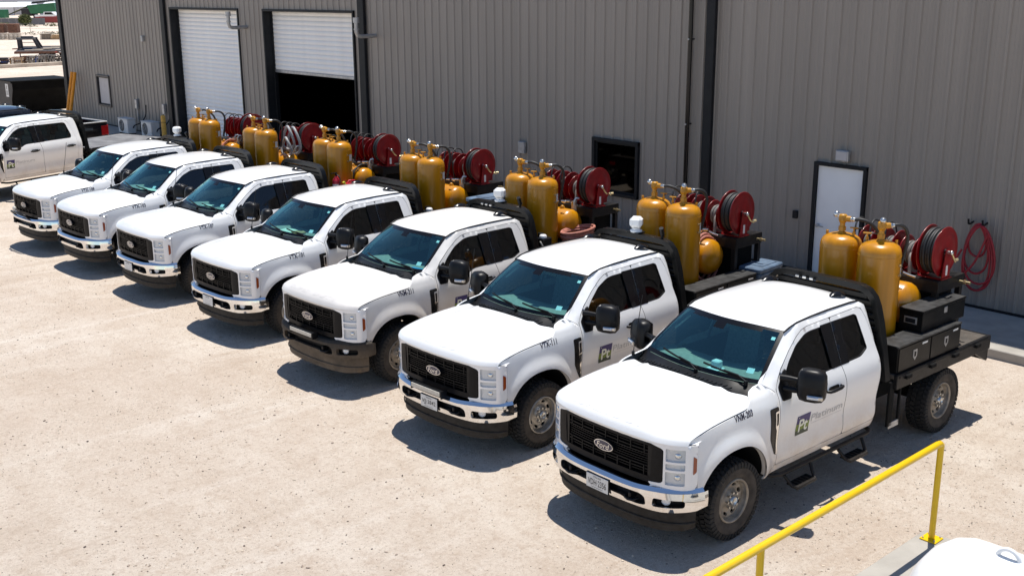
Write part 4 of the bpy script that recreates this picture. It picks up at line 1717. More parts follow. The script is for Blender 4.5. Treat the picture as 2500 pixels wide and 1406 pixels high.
# ---- flatbed, headache rack
def build_bed(P, x0, x1, deck, zt=1.06):
    b = MB()
    xc, L = (x0 + x1) / 2, x0 - x1
    b.box((xc, 0, zt - .03), (L, 1.92, .05), deck, .004)
    for yv in (-.6, -.2, .2, .6):
        b.box((xc, yv, zt - .10), (L - .1, .06, .09), 'bed_black')
    bi = P.add('flatbed', b, tag='bed')
    for s in (1, -1):
        r = MB()
        r.box((xc, s * .985, zt - .09), (L, .05, .185), 'bed_black', .008)
        r.box((xc, s * 1.012, zt - .035), (L - .1, .012, .03), 'bed_black', .003)
        for k in range(4):
            xs = x0 - .22 - k * (L - .5) / 3.2
            r.box((xs, s * 1.025, zt - .05), (.12, .05, .05), 'chassis_black', .008)
        P.add('side_rail', r, bi, tag='bed')
    e = MB()
    e.box((x1 + .02, 0, zt - .17), (.04, 1.98, .34), 'bed_black', .006)
    e.hexa([(x1 + .34, .99, zt - .19), (x1 + .02, .99, zt - .35), (x1 + .02, .95, zt - .35), (x1 + .34, .95, zt - .19), (x1 + .34, .99, zt - .17), (x1 + .02, .99, zt - .17), (x1 + .02, .95, zt - .17), (x1 + .34, .95, zt - .17)], 'bed_black')
    for yv in (-.8, .8):
        e.box((x1 - .005, yv, zt - .2), (.02, .2, .09), 'red_lens', .004)
    P.add('tail_skirt', e, bi, tag='bed')
    for s in (1, -1):
        m_ = MB()
        m_.box((x0 + .02, s * .955, .70), (.10, .03, .56), 'chassis_black', .004)
        m_.box((x0 - .18, s * .955, .70), (.03, .03, .56), 'chassis_black', .004)
        m_.box((x0 - .08, s * .96, .425), (.22, .02, .075), 'galv', .003)
        P.add('mud_flap', m_, bi, tag='bed')
    # headache rack
    rk = MB()
    xr = x0 + .13
    path = [(-.93, zt - .05), (-.905, 1.15), (-.85, 1.45), (-.795, 1.70), (-.745, 1.87), (-.70, 1.965), (-.63, 2.035), (-.54, 2.066), (-.3, 2.075), (.3, 2.075), (.54, 2.066), (.63, 2.035), (.70, 1.965), (.745, 1.87), (.795, 1.70), (.85, 1.45), (.905, 1.15), (.93, zt - .05)]
    a, b_, c, d = [], [], [], []
    for i, (yv, z) in enumerate(path):
        p0 = path[max(0, i - 1)]
        p1 = path[min(len(path) - 1, i + 1)]
        tv = Vector((p1[0] - p0[0], p1[1] - p0[1])).normalized()
        nv = Vector((-tv.y, tv.x)) * .036
        for L_, sx, sn in ((a, .05, 1), (b_, -.05, 1), (c, -.05, -1), (d, .05, -1)):
            L_.append((xr + sx, yv + nv.x * sn, z + nv.y * sn))
    rk.grid([a, b_], 'rack_black', smooth=True)
    rk.grid([b_, c], 'rack_black', smooth=True)
    rk.grid([c, d], 'rack_black', smooth=True)
    rk.grid([d, a], 'rack_black', smooth=True)
    ki = P.add('headache_rack', rk, tag='rack')
    lv = MB()
    for k in range(11):
        z = 1.15 + k * .075
        yh = tab([(1.0, .88), (1.45, .80), (1.7, .75), (1.95, .66)], z)
        lv.box((xr, 0, z), (.035, yh * 2, .045), 'rack_black', .006)
    lv.box((xr, 0, 1.975), (.05, 1.25, .07), 'rack_black', .01)
    lv.poly_prism([(-.86, 1.10), (.86, 1.10), (.72, 1.80), (.62, 1.96), (-.62, 1.96), (-.72, 1.80)], lambda u_, v_, d_: (xr - .02 - d_, u_, v_), 'rack_black', .008)
    P.add('louvre_panel', lv, ki, tag='rack')
    lt = MB()
    for yv in (-.30, -.20, -.10):
        lt.box((xr + .085, yv, 2.055), (.02, .05, .03), 'bright_metal', .004)
    P.add('slot_lights', lt, ki, tag='slots')


mat('rack_black', (0.005, 0.0055, 0.006), 0.3, var=0.25, vscale=8, spec=0.3)


def decal_y(side, x0, z0, off=.0035):
    return lambda a, b: (x0 - a, side(x0 - a, z0 + b) + off, z0 + b)


def logo(P, side, dx=0.0):
    q = MB()
    x0, x1, z0, z1 = -1.005 + dx, -1.245 + dx, .838, 1.065

    def rect(za, zb, m, off):
        rows = [[(x, side(x, z) + off, z) for x in (x0, (x0 + x1) / 2, x1)] for z in (za, (za + zb) / 2, zb)]
        q.grid(rows, m, smooth=False)
    rect(z0, z0 + .055, 'logo_dark', .003)
    zz_ = z0 + .055
    for k in range(5):
        rect(zz_, zz_ + .010, 'logo_green', .003)
        rect(zz_ + .010, zz_ + .0155, 'logo_dark', .003)
        zz_ += .0155
    rect(zz_, z1, 'navy', .003)
    q.text('Pt', decal_y(side, -1.050 + dx, .868, .0055), 'logo_cream', .165, .150, .02)
    q.text('78', decal_y(side, -1.022 + dx, 1.036, .0055), 'logo_cream', .022, .014)
    k = P.add('door_logo', q)
    t = MB()
    t.text('Platinum', decal_y(side, -1.275 + dx, .937), 'logo_grey', .60, .085)
    rows = [[(x, side(x, z) + .0035, z) for x in (-1.29 + dx, -1.6 + dx, -1.88 + dx)] for z in (.908, .9115)]
    t.grid(rows, 'logo_grey', smooth=False)
    P.add('logo_lettering', t, k)


PS = Proto()
build_front(PS)
build_bumper(PS, 'chrome_bumper', 'chrome')
build_bumper(PS, 'black_bumper', 'dirty_bumper')
build_cab(PS, 'super')
add_wheels(PS, -4.18)
build_bed(PS, -2.95, -5.27, 'deck_plate')
logo(PS, side_s)

PC = Proto()
build_front(PC)
build_bumper(PC, 'chrome_bumper', 'chrome')
build_cab(PC, 'crew')
add_wheels(PC, -4.55)
build_bed(PC, -3.56, -6.3, 'deck_grey')
logo(PC, side_c, .25)

# ------------------------------------------------------------------ trucks in the row
UNITS = ['VNM-203', 'VTX-111', 'VNM-211', 'VTX-101', 'VTX-107', 'VTX-103', 'VTX-109']
POSE = [(0.0, 0.0, -.0157), (-.1299, -2.9942, .0348), (-.2486, -6.0347, .0352), (-.2877, -9.03, .0425),
        (-.2996, -12.1244, .0278), (-.2246, -14.8782, .0422), (-.2024, -17.4454, .0567)]
PLATES = {0: ('TEXAS', 'VDH\u00b72356'), 1: ('TEXAS', 'VJJ\u00b73842'), 3: ('TEXAS', None), 4: ('TEXAS', None)}
TLABEL = [
    'white flatbed service truck VNM-203, nearest the yellow railing, black toolboxes on its bed',
    'white flatbed service truck VTX-111 with chrome bumper and light bar, second from the right',
    'white flatbed service truck VNM-211 with a muddy black front bumper',
    'white flatbed service truck VTX-101 with papers on its dashboard, fourth from the right',
    'white flatbed service truck VTX-107 with fire extinguisher behind the cab, fifth from the right',
    'white flatbed service truck VTX-103 with a white hose coiled over its tank',
    'white flatbed service truck VTX-109 with a hoop over its bumper, last of the row',
]


def truck_extra(k, root):
    u = UNITS[k]
    q = MB()
    q.text(u, decal_y(side_s, .035, 1.270), 'text_dark', .29, .072, .022)
    obj('unit_number', q, root)
    if k in PLATES:
        st, num = PLATES[k]
        p = MB()
        p.box((1.018, 0, .604), (.006, .305, .152), 'plate_white', .002)
        p.box((1.008, 0, .604), (.012, .32, .165), 'black_plastic', .003)
        po = obj('license_plate', p, root)
        t = MB()
        t.text(st, lambda a, b: (1.0225, -.055 + a, .650 + b), 'plate_text', .11, .018, .01)
        if num:
            t.text(num, lambda a, b: (1.0225, -.128 + a, .566 + b), 'plate_text', .256, .068, .012)
        rows = [[(1.0225, y_, z) for y_ in (-.08, .08)] for z in (.545, .549)]
        t.grid(rows, 'plate_text')
        obj('plate_lettering', t, po)
    if k in (1, 2):
        p = MB()
        p.box((1.015, -.02, .775), (.07, .56, .075), 'black_plastic', .010)
        for yv in (-.30, .26):
            p.box((1.0, yv, .765), (.10, .012, .10), 'black_plastic', .004)
        lo = obj('light_bar', p, root)
        p = MB()
        p.box((1.052, -.02, .775), (.012, .53, .055), 'lamp_clear', .004)
        obj('lens', p, lo)
    if k == 6:
        p = MB()
        p.tube([(.93, -.52, .72), (1.00, -.52, .79), (1.035, -.46, .815), (1.05, 0, .82), (1.045, .18, .815), (1.01, .24, .79), (.96, .24, .74)], .022, 'black_plastic', 8)
        p.lathe([(.001, .03), (.035, .028), (.055, .01), (.058, -.01), (.045, -.03), (.001, -.03)], (1.04, -.26, .895), (1, 0, 0), 'lamp_clear', 16)
        obj('bumper_hoop', p, root)
    if k in (1, 2, 6):
        p = MB()
        yb = .05
        xb = -2.80
        p.box((xb, yb, 2.13), (.16, .20, .02), 'black_plastic', .004)
        p.lathe([(.085, 0), (.085, .025), (.055, .04), (.055, .06), None, (.07, .06), (.07, .065)], (xb, yb, 2.135), (0, 0, 1), 'white_plastic', 16)
        p.box((xb, yb, 2.275), (.175, .175, .15), 'white_plastic', .04, .5)
        obj('beacon', p, root)
        p = MB()
        p.cyl((xb - .01, .50, 2.10), (xb - .04, .515, 2.17), .016, 'black_plastic', 8)
        p.cyl((xb - .02, .505, 2.15), (xb + .035, .52, 2.26), .032, 'black_plastic', 14)
        obj('work_light', p, root)
    # things lying on the dash belong to the view through the windshield
    if k == 0:
        p = MB()
        p.box((-.72, .10, 1.50), (.09, .10, .085), 'sticker', .012)
        p.box((-.70, .10, 1.455), (.13, .16, .012), 'sticker', .003)
        obj('dash_mount', p, root)


mat('lamp_clear', (0.55, 0.52, 0.45), 0.3, coat=0.6, var=0.15, vscale=40)
trucks = []
for k, (x, y, r) in enumerate(POSE):
    root = empty('service_truck', (x, y, 0), r, TLABEL[k], 'truck', 'white service trucks parked in a row')
    sk = {'black_bumper'} if k != 2 else {'chrome_bumper'}
    sw = None
    if k in (2, 0):
        sw = {'rim_metal': 'rim_dusty'}
    if k == 2:
        sw = {'rim_metal': 'rim_dusty', 'white_paint': 'white_dirty'}
    PS.make(root, skip=sk | (set() if k in (0, 2) else {'slots'}), swap=sw)
    truck_extra(k, root)
    trucks.append(root)


def on(k, p):
    x, y, r = POSE[k]
    return (x + cos(r) * p[0] - sin(r) * p[1], y + sin(r) * p[0] + cos(r) * p[1], p[2])


# ------------------------------------------------------------------ equipment on the beds
def tank_parts(near):
    P = Proto()
    t = MB()
    t.lathe([(.19, 0), (.20, .0), (.20, .10), None, (.10, .05), (.20, .075), (.245, .12), (.256, .18), (.256, 1.220), (.2535, 1.262), (.243, 1.30), (.222, 1.335), (.185, 1.362), (.135, 1.380), (.075, 1.390), (.001, 1.393)], (0, 0, 0), (0, 0, 1), 'tank_yellow', 40)
    P.add('shell', t)
    ws_ = MB()
    for zz_ in (1.222, .185):
        ws_.tube([(.2555 * cos(2 * pi * k / 40), .2555 * sin(2 * pi * k / 40), zz_) for k in range(40)], .0035, 'tank_yellow', 6, closed=True)
        if zz_ > 1:
            P.add('weld_seam', ws_)
            ws_ = MB()
    P.add('weld_seam', ws_)
    u = Vector((-.25, .97, 0)).normalized() if not near else Vector((-.85, .5, 0)).normalized()
    v = MB()
    v.cyl((0, 0, 1.38), (0, 0, 1.56), .033, 'pipe_yellow', 16)
    v.cyl((0, 0, 1.425), (0, 0, 1.475), .047, 'pipe_yellow', 8, smooth=False)
    v.cyl((0, 0, 1.385), (0, 0, 1.405), .055, 'pipe_yellow', 16)
    c = Vector((0, 0, 1.575))
    v.lathe([(.001, -.055), (.04, -.05), (.052, -.02), (.052, .03), (.045, .05), (.001, .055)], c, (0, 0, 1), 'pipe_yellow', 16)
    v.cyl(c, c + u * .10, .036, 'pipe_yellow', 14)
    vi = P.add('valve', v)
    f = MB()
    f.cyl(c + u * .10, c + u * .155, .026, 'bright_metal', 10)
    f.cyl(c + u * .115, c + u * .13, .034, 'bright_metal', 6, smooth=False)
    w_ = (-u + Vector((0, 0, .55))).normalized() if not near else Vector((.45, .35, .8)).normalized()
    f.cyl(c + w_ * .03, c + w_ * .075, .026, 'bright_metal', 10)
    f.lathe([(.024, 0), (.036, .008), (.040, .03), (.032, .05), (.001, .056)], c + w_ * .07, w_, 'bright_metal', 12)
    for a in range(3):
        q = Vector((cos(a * 2.1), sin(a * 2.1), .2)) * .03
        f.cyl(c + w_ * .10, c + w_ * .10 + q, .009, 'bright_metal', 6)
    P.add('fitting', f, vi)
    hz = MB()
    e = c + u * .15
    if not near:
        pts = [e, e + Vector((-.03, .08, .005)), e + Vector((-.09, .17, -.04)), e + Vector((-.16, .23, -.14)), e + Vector((-.20, .25, -.28)), e + Vector((-.22, .25, -.55))]
    else:
        pts = [e, e + Vector((-.07, .05, 0)), e + Vector((-.15, .08, -.05)), e + Vector((-.20, .09, -.16)), e + Vector((-.20, .07, -.34)), e + Vector((-.17, .03, -.6))]
    hz.tube(smooth_path(pts, 6), .022, 'hose_black', 10)
    P.add('hose', hz)
    s = MB()
    a0 = Vector((-.02, .155, 1.37)) if not near else Vector((.03, -.17, 1.36))
    s.cyl(a0, a0 + Vector((0, 0, .10)), .011, 'pipe_yellow', 8)
    s.cyl(a0 + Vector((0, 0, .02)), a0 + Vector((0, 0, .055)), .02, 'pipe_yellow', 8)
    s.box(a0 + Vector((0, 0, .105)), (.03, .10, .016), 'pipe_yellow', .004, .4)
    s.tube(smooth_path([a0 + Vector((0, 0, .08)), a0 + Vector((-.06, .06, .10)), a0 + Vector((-.12, .11, .05)), a0 + Vector((-.16, .14, -.06))], 4), .007, 'hose_black', 6)
    a1 = Vector((.06, -.17, 1.36)) if not near else Vector((-.12, .14, 1.355))
    s.cyl(a1, a1 + Vector((0, 0, .05)), .018, 'pipe_yellow', 8)
    P.add('vent_tap', s)
    if near:
        st = MB()
        for (an, zc, wd, hh) in ((2.05, 1.06, .10, .13),):
            rows = []
            for zz_ in (zc - hh / 2, zc + hh / 2):
                rows.append([((.2575) * cos(an + (k / 4 - .5) * wd / .256), .2575 * sin(an + (k / 4 - .5) * wd / .256), zz_) for k in range(5)])
            st.grid(rows, 'plate_white')
        P.add('data_plate', st)
        for zz_ in (1.12, 1.00):
            st = MB()
            st.cyl((-.02, .25, zz_), (-.02, .285, zz_), .016, 'brass', 8)
            P.add('gauge_port', st)
    return P


def smooth_path(pts, k):
    P = [Vector(p) for p in pts]
    out = []
    n = len(P)
    for i in range(n - 1):
        p0, p1, p2, p3 = P[max(0, i - 1)], P[i], P[i + 1], P[min(n - 1, i + 2)]
        for j in range(k):
            t = j / k
            out.append(.5 * ((2 * p1) + (p2 - p0) * t + (2 * p0 - 5 * p1 + 4 * p2 - p3) * t * t + (3 * p1 - p0 - 3 * p2 + p3) * t ** 3))
    out.append(P[-1])
    return out


def reel_parts(R, wd, hose, fill, arm=True, nloop=5):
    """hose reel, axis along y, base at origin, discs of radius R, outer side at +y."""
    P = Proto()
    zc = R + .03
    c = Vector((0, 0, zc))
    for sy in (-1, 1):
        d = MB()
        y = sy * wd / 2
        d.lathe([(.03, .010), (.30 * R, .010), (.42 * R, .016), (.70 * R, .016), (.80 * R, .004), (.95 * R, .004), (R, .012), (R + .004, .006), (R, 0), None, (R, 0), (.95 * R, -.004), (.03, -.004)], c + Vector((0, y, 0)), (0, sy, 0), 'reel_red', 36)
        d.lathe([(.001, .02), (.02, .02), (.034, .012)], c + Vector((0, y, 0)), (0, sy, 0), 'bright_metal', 12)
        P.add('disc', d)
    h = MB()
    prof = []
    for i in range(nloop):
        for k in range(7):
            a = pi * k / 6
            prof.append((fill * R - .012 + .020 * sin(a) + (.012 if i % 2 else 0), -wd / 2 + .01 + (wd - .02) * (i + .5 - .5 * cos(a)) / nloop))
    h.lathe(prof, c, (0, 1, 0), hose, 32)
    P.add('wound_hose', h)
    if arm:
        a = MB()
        y = wd / 2 + .045
        a.hexa([(-.10, y - .006, 0), (.10, y - .006, 0), (.10, y + .006, 0), (-.10, y + .006, 0), (-.045, y - .006, zc + .03), (.045, y - .006, zc + .03), (.045, y + .006, zc + .03), (-.045, y + .006, zc + .03)], 'reel_red')
        a.hexa([(-.10, -y - .006, 0), (.10, -y - .006, 0), (.10, -y + .006, 0), (-.10, -y + .006, 0), (-.045, -y - .006, zc + .03), (.045, -y - .006, zc + .03), (.045, -y + .006, zc + .03), (-.045, -y + .006, zc + .03)], 'reel_red')
        a.box((0, 0, .008), (.24, wd + .14, .016), 'reel_red', .003)
        ai = P.add('pedestal', a)
        f = MB()
        f.cyl((0, y - .02, zc), (0, y + .06, zc), .020, 'bright_metal', 10)
        f.lathe([(.001, .02), (.026, .012), (.03, -.012), (.001, -.02)], (0, y + .055, zc), (0, 1, 0), 'bright_metal', 12)
        f.tube([(0, y + .05, zc), (-.03, y + .06, zc - .05), (-.07, y + .06, zc - .10), (-.12, y + .05, zc - .13)], .014, 'brass', 8)
        P.add('swivel', f, ai)
        s = MB()
        s.box((.0, y + .0085, .11), (.045, .003, .13), 'plate_white', 0)
        P.add('label_plate', s, ai)
        br = MB()
        br.box((-R * .72, wd * .25, .12), (.13, .012, .18), 'reel_red', .003)
        br.cyl((-R * .95, wd * .25 - .02, .16), (-R * .95 - .12, wd * .25 + .03, .17), .018, 'brass', 8)
        br.cyl((-R * .95 - .06, wd * .25, .16), (-R * .95 - .08, wd * .25 + .008, .165), .028, 'brass', 6, smooth=False)
        P.add('hose_guide', br, ai)
    return P


TANK_N, TANK_F = tank_parts(True), tank_parts(False)
REEL_BIG = reel_parts(.315, .20, 'hose_black', .88, True, 5)
REEL_MID = reel_parts(.215, .17, 'hose_grey', .62, True, 6)
REEL_FAR = reel_parts(.235, .17, 'hose_grey', .55, True, 6)


def bench_parts(filters, style):
    P = Proto()
    b = MB()
    b.box((0, -.02, .81), (.66, 1.46, .02), 'bed_black', .004)
    b.box((.33, -.02, .735), (.02, 1.46, .15), 'bed_black', .004)
    b.box((-.33, -.02, .735), (.02, 1.46, .15), 'bed_black', .004)
    b.box((0, .70, .735), (.64, .02, .15), 'bed_black', .004)
    for x in (-.30, .30):
        for y in (-.70, .66):
            b.box((x, y, .37), (.07, .07, .74), 'bed_black', .004)
    b.box((-.02, -.04, .34), (.52, 1.26, .66), 'chassis_black', .02)  # black box added to darken the gap below the bench top
    P.add('frame', b)
    f = MB()
    f.cyl((-.20, .70, .735), (-.20, .86, .735), .018, 'brass', 8)
    f.cyl((-.20, .77, .735), (-.20, .80, .735), .028, 'brass', 6, smooth=False)
    P.add('outlet_tap', f)
    if filters:
        for i in range(filters):
            q = MB()
            x0, y0 = .46, .40 - i * .14
            q.cyl((x0, y0, .60), (x0, y0, .86), .045, 'filter_tan', 14)
            q.cyl((x0, y0, .86), (x0, y0, .92), .05, 'bright_metal', 14)
            q.tube([(x0, y0, .92), (x0 - .02, y0 + .02, .97), (x0 - .07, y0 + .05, .97)], .018, 'bright_metal', 8)
            P.add('filter_canister', q)
    h = MB()
    h.tube(smooth_path([(.40, .20, .48), (.36, .24, .62), (.30, .28, .80), (.27, .27, .95), (.22, .24, 1.05), (.10, .22, 1.12)], 5), .024, 'hose_grey', 10)
    for j in range(3):
        h.tube(smooth_path([(.2, -.1 - j * .22, .85), (.22, -.14 - j * .22, 1.25), (.10, -.17 - j * .22, 1.40), (-.06, -.17 - j * .22, 1.36), (-.1, -.14 - j * .22, 1.2)], 5), .012, 'hose_black', 8)
    P.add('supply_hose', h)
    m = MB()
    m.cyl((.36, .02, .86), (.36, .22, .88), .022, 'bright_metal', 8)
    m.box((.38, .10, .86), (.05, .07, .05), 'bright_metal', .01)
    m.cyl((.38, -.12, .85), (.38, -.02, .86), .016, 'bright_metal', 8)
    m.tube([(.36, .24, .86), (.40, .34, .85), (.41, .44, .84)], .014, 'bright_metal', 8)
    P.add('manifold', m)
    return P


def htank_parts():
    P = Proto()
    t = MB()
    L = .55
    r = .262
    pr = [(.001, -L - .14), (.10, -L - .13), (.19, -L - .10), (.24, -L - .05), (r, -L), (r, L), (.24, L + .05), (.19, L + .10), (.10, L + .13), (.001, L + .14)]
    t.lathe(pr, (0, 0, .55), (0, 1, 0), 'tank_yellow', 36)
    P.add('shell', t)
    for y in (-.35, .30):
        s = MB()
        s.box((0, y, .17), (.40, .05, .34), 'bed_black', .004)
        P.add('saddle', s)
    f = MB()
    for y in (.38, .12, -.15):
        f.cyl((0, y, .80), (0, y, .825), .045, 'pipe_yellow', 12)
        f.lathe([(.032, 0), (.036, .02), (.02, .045), (.001, .05)], (0, y, .815), (0, 0, 1), 'pipe_yellow', 12)
    f.cyl((.06, .25, .76), (.06, .25, .83), .012, 'brass', 8)
    f.tube([(.14, .45, .735), (.16, .50, .77), (.15, .56, .76)], .006, 'trim_dark', 6)
    P.add('filler_cap', f)
    return P


def chest_parts():
    P = Proto()
    b = MB()
    b.box((0, 0, .165), (1.50, .31, .33), 'toolbox_black', .006, mtop='toolbox_top')
    b.box((0, .148, .322), (1.51, .03, .022), 'toolbox_top', .004)
    P.add('cabinet', b)
    for s in (-1, 1):
        d = MB()
        d.box((s * .372, .159, .158), (.715, .012, .285), 'toolbox_black', .004)
        di = P.add('chest_door', d)
        h = MB()
        sh_ = [(-.05, .05), (.05, .05), (.05, -.02), (0, -.06), (-.05, -.02)]
        h.poly_prism([(s * .372 + a * .9, .165 + c * 1.2) for a, c in sh_], lambda u, v, d_: (u, .170 - d_, v), 'galv', .006)
        h.box((s * .372, .171, .17), (.035, .008, .06), 'toolbox_black', .003)
        P.add('latch', h, di)
        h = MB()
        h.box((s * .372 - .22, .167, .265), (.12, .005, .022), 'plate_white', .001)
        P.add('label_plate', h, di)
    return P


def upbox_parts():
    P = Proto()
    b = MB()
    b.box((0, 0, .12), (1.05, .31, .24), 'toolbox_black', .006)
    P.add('cabinet', b)
    l_ = MB()
    l_.box((0, 0, .256), (1.065, .325, .032), 'toolbox_black', .006, mtop='toolbox_top')
    P.add('lid', l_)
    h = MB()
    h.box((.529, 0, .135), (.006, .17, .085), 'galv', .004)
    h.box((.534, 0, .132), (.006, .13, .055), 'trim_dark', .004)
    h.box((.538, 0, .120), (.012, .09, .012), 'chassis_black', .003)
    P.add('end_handle', h)
    k = MB()
    k.box((-.02, .160, .195), (.07, .010, .075), 'galv', .004)
    P.add('latch', k)
    return P


CHEST, UPBOX, HTANK = chest_parts(), upbox_parts(), htank_parts()
BENCH = {n: bench_parts(n, 0) for n in (0, 1, 2)}
PUT = {}


def put(k, P, name, base, label, cat, group, rz=0.0):
    o = empty(name, on(k, base), POSE[k][2] + rz, label, cat, group)
    P.make(o)
    return o


DZ = 1.062
for k, u in enumerate(UNITS):
    put(k, TANK_N, 'upright_tank', (-3.50, .335, DZ + .028), f'yellow upright tank behind the cab of truck {u}, driver side of the pair', 'tank', 'yellow upright tanks')
    put(k, TANK_F, 'upright_tank', (-3.55, -.235, DZ + .028), f'yellow upright tank behind the cab of truck {u}, passenger side of the pair', 'tank', 'yellow upright tanks')
    put(k, HTANK, 'horizontal_tank', (-4.06, -.12, DZ), f'yellow horizontal tank lying low across the bed of truck {u}', 'tank', 'yellow horizontal tanks')
    put(k, BENCH[{0: 0, 1: 0, 5: 2, 6: 2}.get(k, 1)], 'reel_bench', (-4.68, -.02, DZ), f'black steel bench carrying the red hose reels of truck {u}', 'bench', 'hose reel benches')
    put(k, REEL_BIG, 'hose_reel', (-4.55, .52, DZ + .82), f'largest red hose reel of truck {u}, on the driver side of its bench', 'hose reel', 'large red hose reels')
    put(k, REEL_MID, 'hose_reel', (-4.62, .17, DZ + .82), f'middle small red hose reel on the bench of truck {u}', 'hose reel', 'small red hose reels')
    put(k, REEL_FAR, 'hose_reel', (-4.62, -.12, DZ + .82), f'small red hose reel on truck {u}, third from the driver side', 'hose reel', 'small red hose reels')
    put(k, REEL_FAR, 'hose_reel', (-4.62, -.42, DZ + .82), f'farthest small red hose reel on the passenger side of truck {u}', 'hose reel', 'small red hose reels')
    put(k, CHEST, 'tool_chest', (-3.74, .812, DZ), f'low black two-door tool chest along the bed of truck {u}', 'toolbox', 'low black tool chests')
put(0, UPBOX, 'toolbox', (-4.20, .72, DZ + .333), 'black long toolbox stacked on the tool chest of truck VNM-203', 'toolbox', None)

# coiled hoses and loose gear
def coil(k, name, pts_fn, r, m, label, n=4, cat='hose'):
    q = MB()
    for j in range(n):
        q.tube(pts_fn(j), r, m, 8, closed=True)
    return obj(name, q, label=label, cat=cat, loc=on(k, (0, 0, 0)), rz=POSE[k][2])


def loop_over(j, yo):
    """loop hung over the horizontal tank in the x-z plane, slightly tilted."""
    out = []
    for a in range(28):
        t = 2 * pi * a / 28
        rx, rz_ = .298 + .014 * (j % 2), .300 + .02 * (j % 3)
        out.append((-4.06 + rx * cos(t), yo + j * .05 + .04 * sin(t + j) , DZ + .54 + rz_ * sin(t) - (.05 if sin(t) < 0 else 0)))
    return out


coil(1, 'coiled_hose', lambda j: loop_over(j, .22), .022, 'hose_pink', 'pink rubber hose coiled over the yellow horizontal tank of truck VTX-111')
coil(6, 'coiled_hose', lambda j: loop_over(j, .20), .020, 'hose_pink', 'pink hose loops over the yellow horizontal tank of truck VTX-109', 3)
coil(4, 'coiled_hose', lambda j: loop_over(j, .26), .016, 'hose_black', 'black cable looped round the horizontal tank of truck VTX-107', 3)


def flat_coil(j):
    return [(-3.95 + (.30 + .025 * (j % 3)) * cos(2 * pi * a / 28), .72 + (.17 + .012 * (j % 3)) * sin(2 * pi * a / 28), DZ + .37 + j * .032 + .02 * sin(2 * pi * a / 28 + j)) for a in range(28)]


coil(2, 'coiled_hose', flat_coil, .022, 'hose_pink', 'pink rubber hose coiled on the tool chest of truck VNM-211', 6)
mat('hose_white', (0.36, 0.36, 0.36), 0.5, var=0.15, vscale=15)
q = MB()
for (cy, cz, ry, rz_, x0) in ((.36, .98, .17, .20, -4.0), (.30, 1.16, .20, .26, -4.10), (.40, 1.10, .23, .30, -4.18)):
    q.tube([(x0 + .04 * sin(2 * t_), cy + ry * cos(t_), DZ + cz + rz_ * sin(t_)) for t_ in [2 * pi * a / 26 for a in range(26)]], .030, 'hose_white', 10, closed=True)
obj('coiled_hose', q, label='thick white hose looped upright beside the tanks of truck VTX-103', cat='hose', loc=on(5, (0, 0, 0)), rz=POSE[5][2])

# truck VTX-107: fire extinguisher and petrol can
e = empty('fire_extinguisher', on(4, (-3.08, .80, DZ + .33)), POSE[4][2], 'red fire extinguisher with label behind the cab of truck VTX-107', 'extinguisher')
q = MB()
q.lathe([(.001, 0), (.075, .0), (.08, .02), (.08, .36), (.07, .41), (.035, .44), (.03, .47), (.001, .47)], (0, 0, 0), (0, 0, 1), 'red_plastic', 20)
obj('cylinder', q, e)
q = MB()
rows = [[(.0815 * cos(a), .0815 * sin(a), z) for a in [-.3 + k * .3 for k in range(7)]] for z in (.14, .32)]
q.grid(rows, 'plate_white')
obj('label_plate', q, e)
q = MB()
q.box((0, 0, .50), (.03, .05, .05), 'black_plastic', .006)
q.box((.05, 0, .535), (.14, .025, .018), 'black_plastic', .004)
q.tube(smooth_path([(.0, .03, .5), (-.02, .09, .45), (-.01, .10, .3), (0, .09, .15)], 4), .011, 'hose_black', 8)
obj('handle', q, e)
e = empty('fuel_can', on(4, (-3.42, .80, DZ + .333)), POSE[4][2], 'red plastic fuel can on the tool chest of truck VTX-107', 'fuel can')
q = MB()
q.box((0, 0, .13), (.34, .24, .26), 'red_plastic', .04)
q.box((0, 0, .275), (.22, .13, .04), 'red_plastic', .015)
obj('can_body', q, e)
q = MB()
q.tube([(-.12, 0, .27), (-.10, 0, .33), (.04, 0, .34), (.09, 0, .27)], .018, 'red_plastic', 8)
q.cyl((.13, 0, .26), (.17, 0, .33), .025, 'machine_yellow', 10)
obj('handle', q, e)
# pump boxes on some beds
for k in (2, 3, 5):
    e = empty('pump_unit', on(k, (-3.12, .72, DZ + .333)), POSE[k][2], f'small black pump with white cap on the tool chest of truck {UNITS[k]}', 'pump', 'small black pumps')
    q = MB()
    q.box((0, 0, .10), (.20, .22, .20), 'black_plastic', .015)
    q.cyl((.0, -.05, .20), (.0, -.05, .26), .05, 'black_plastic', 12)
    obj('housing', q, e)
    q = MB()
    q.lathe([(.06, 0), (.06, .03), (.045, .05), (.001, .055)], (.03, .03, .20), (0, 0, 1), 'white_plastic', 14)
    obj('cap', q, e)
    q = MB()
    q.tube(smooth_path([(.10, .05, .12), (.16, .10, .16), (.14, .16, .06), (.05, .14, .0)], 4), .014, 'hose_grey', 8)
    obj('hose', q, e)
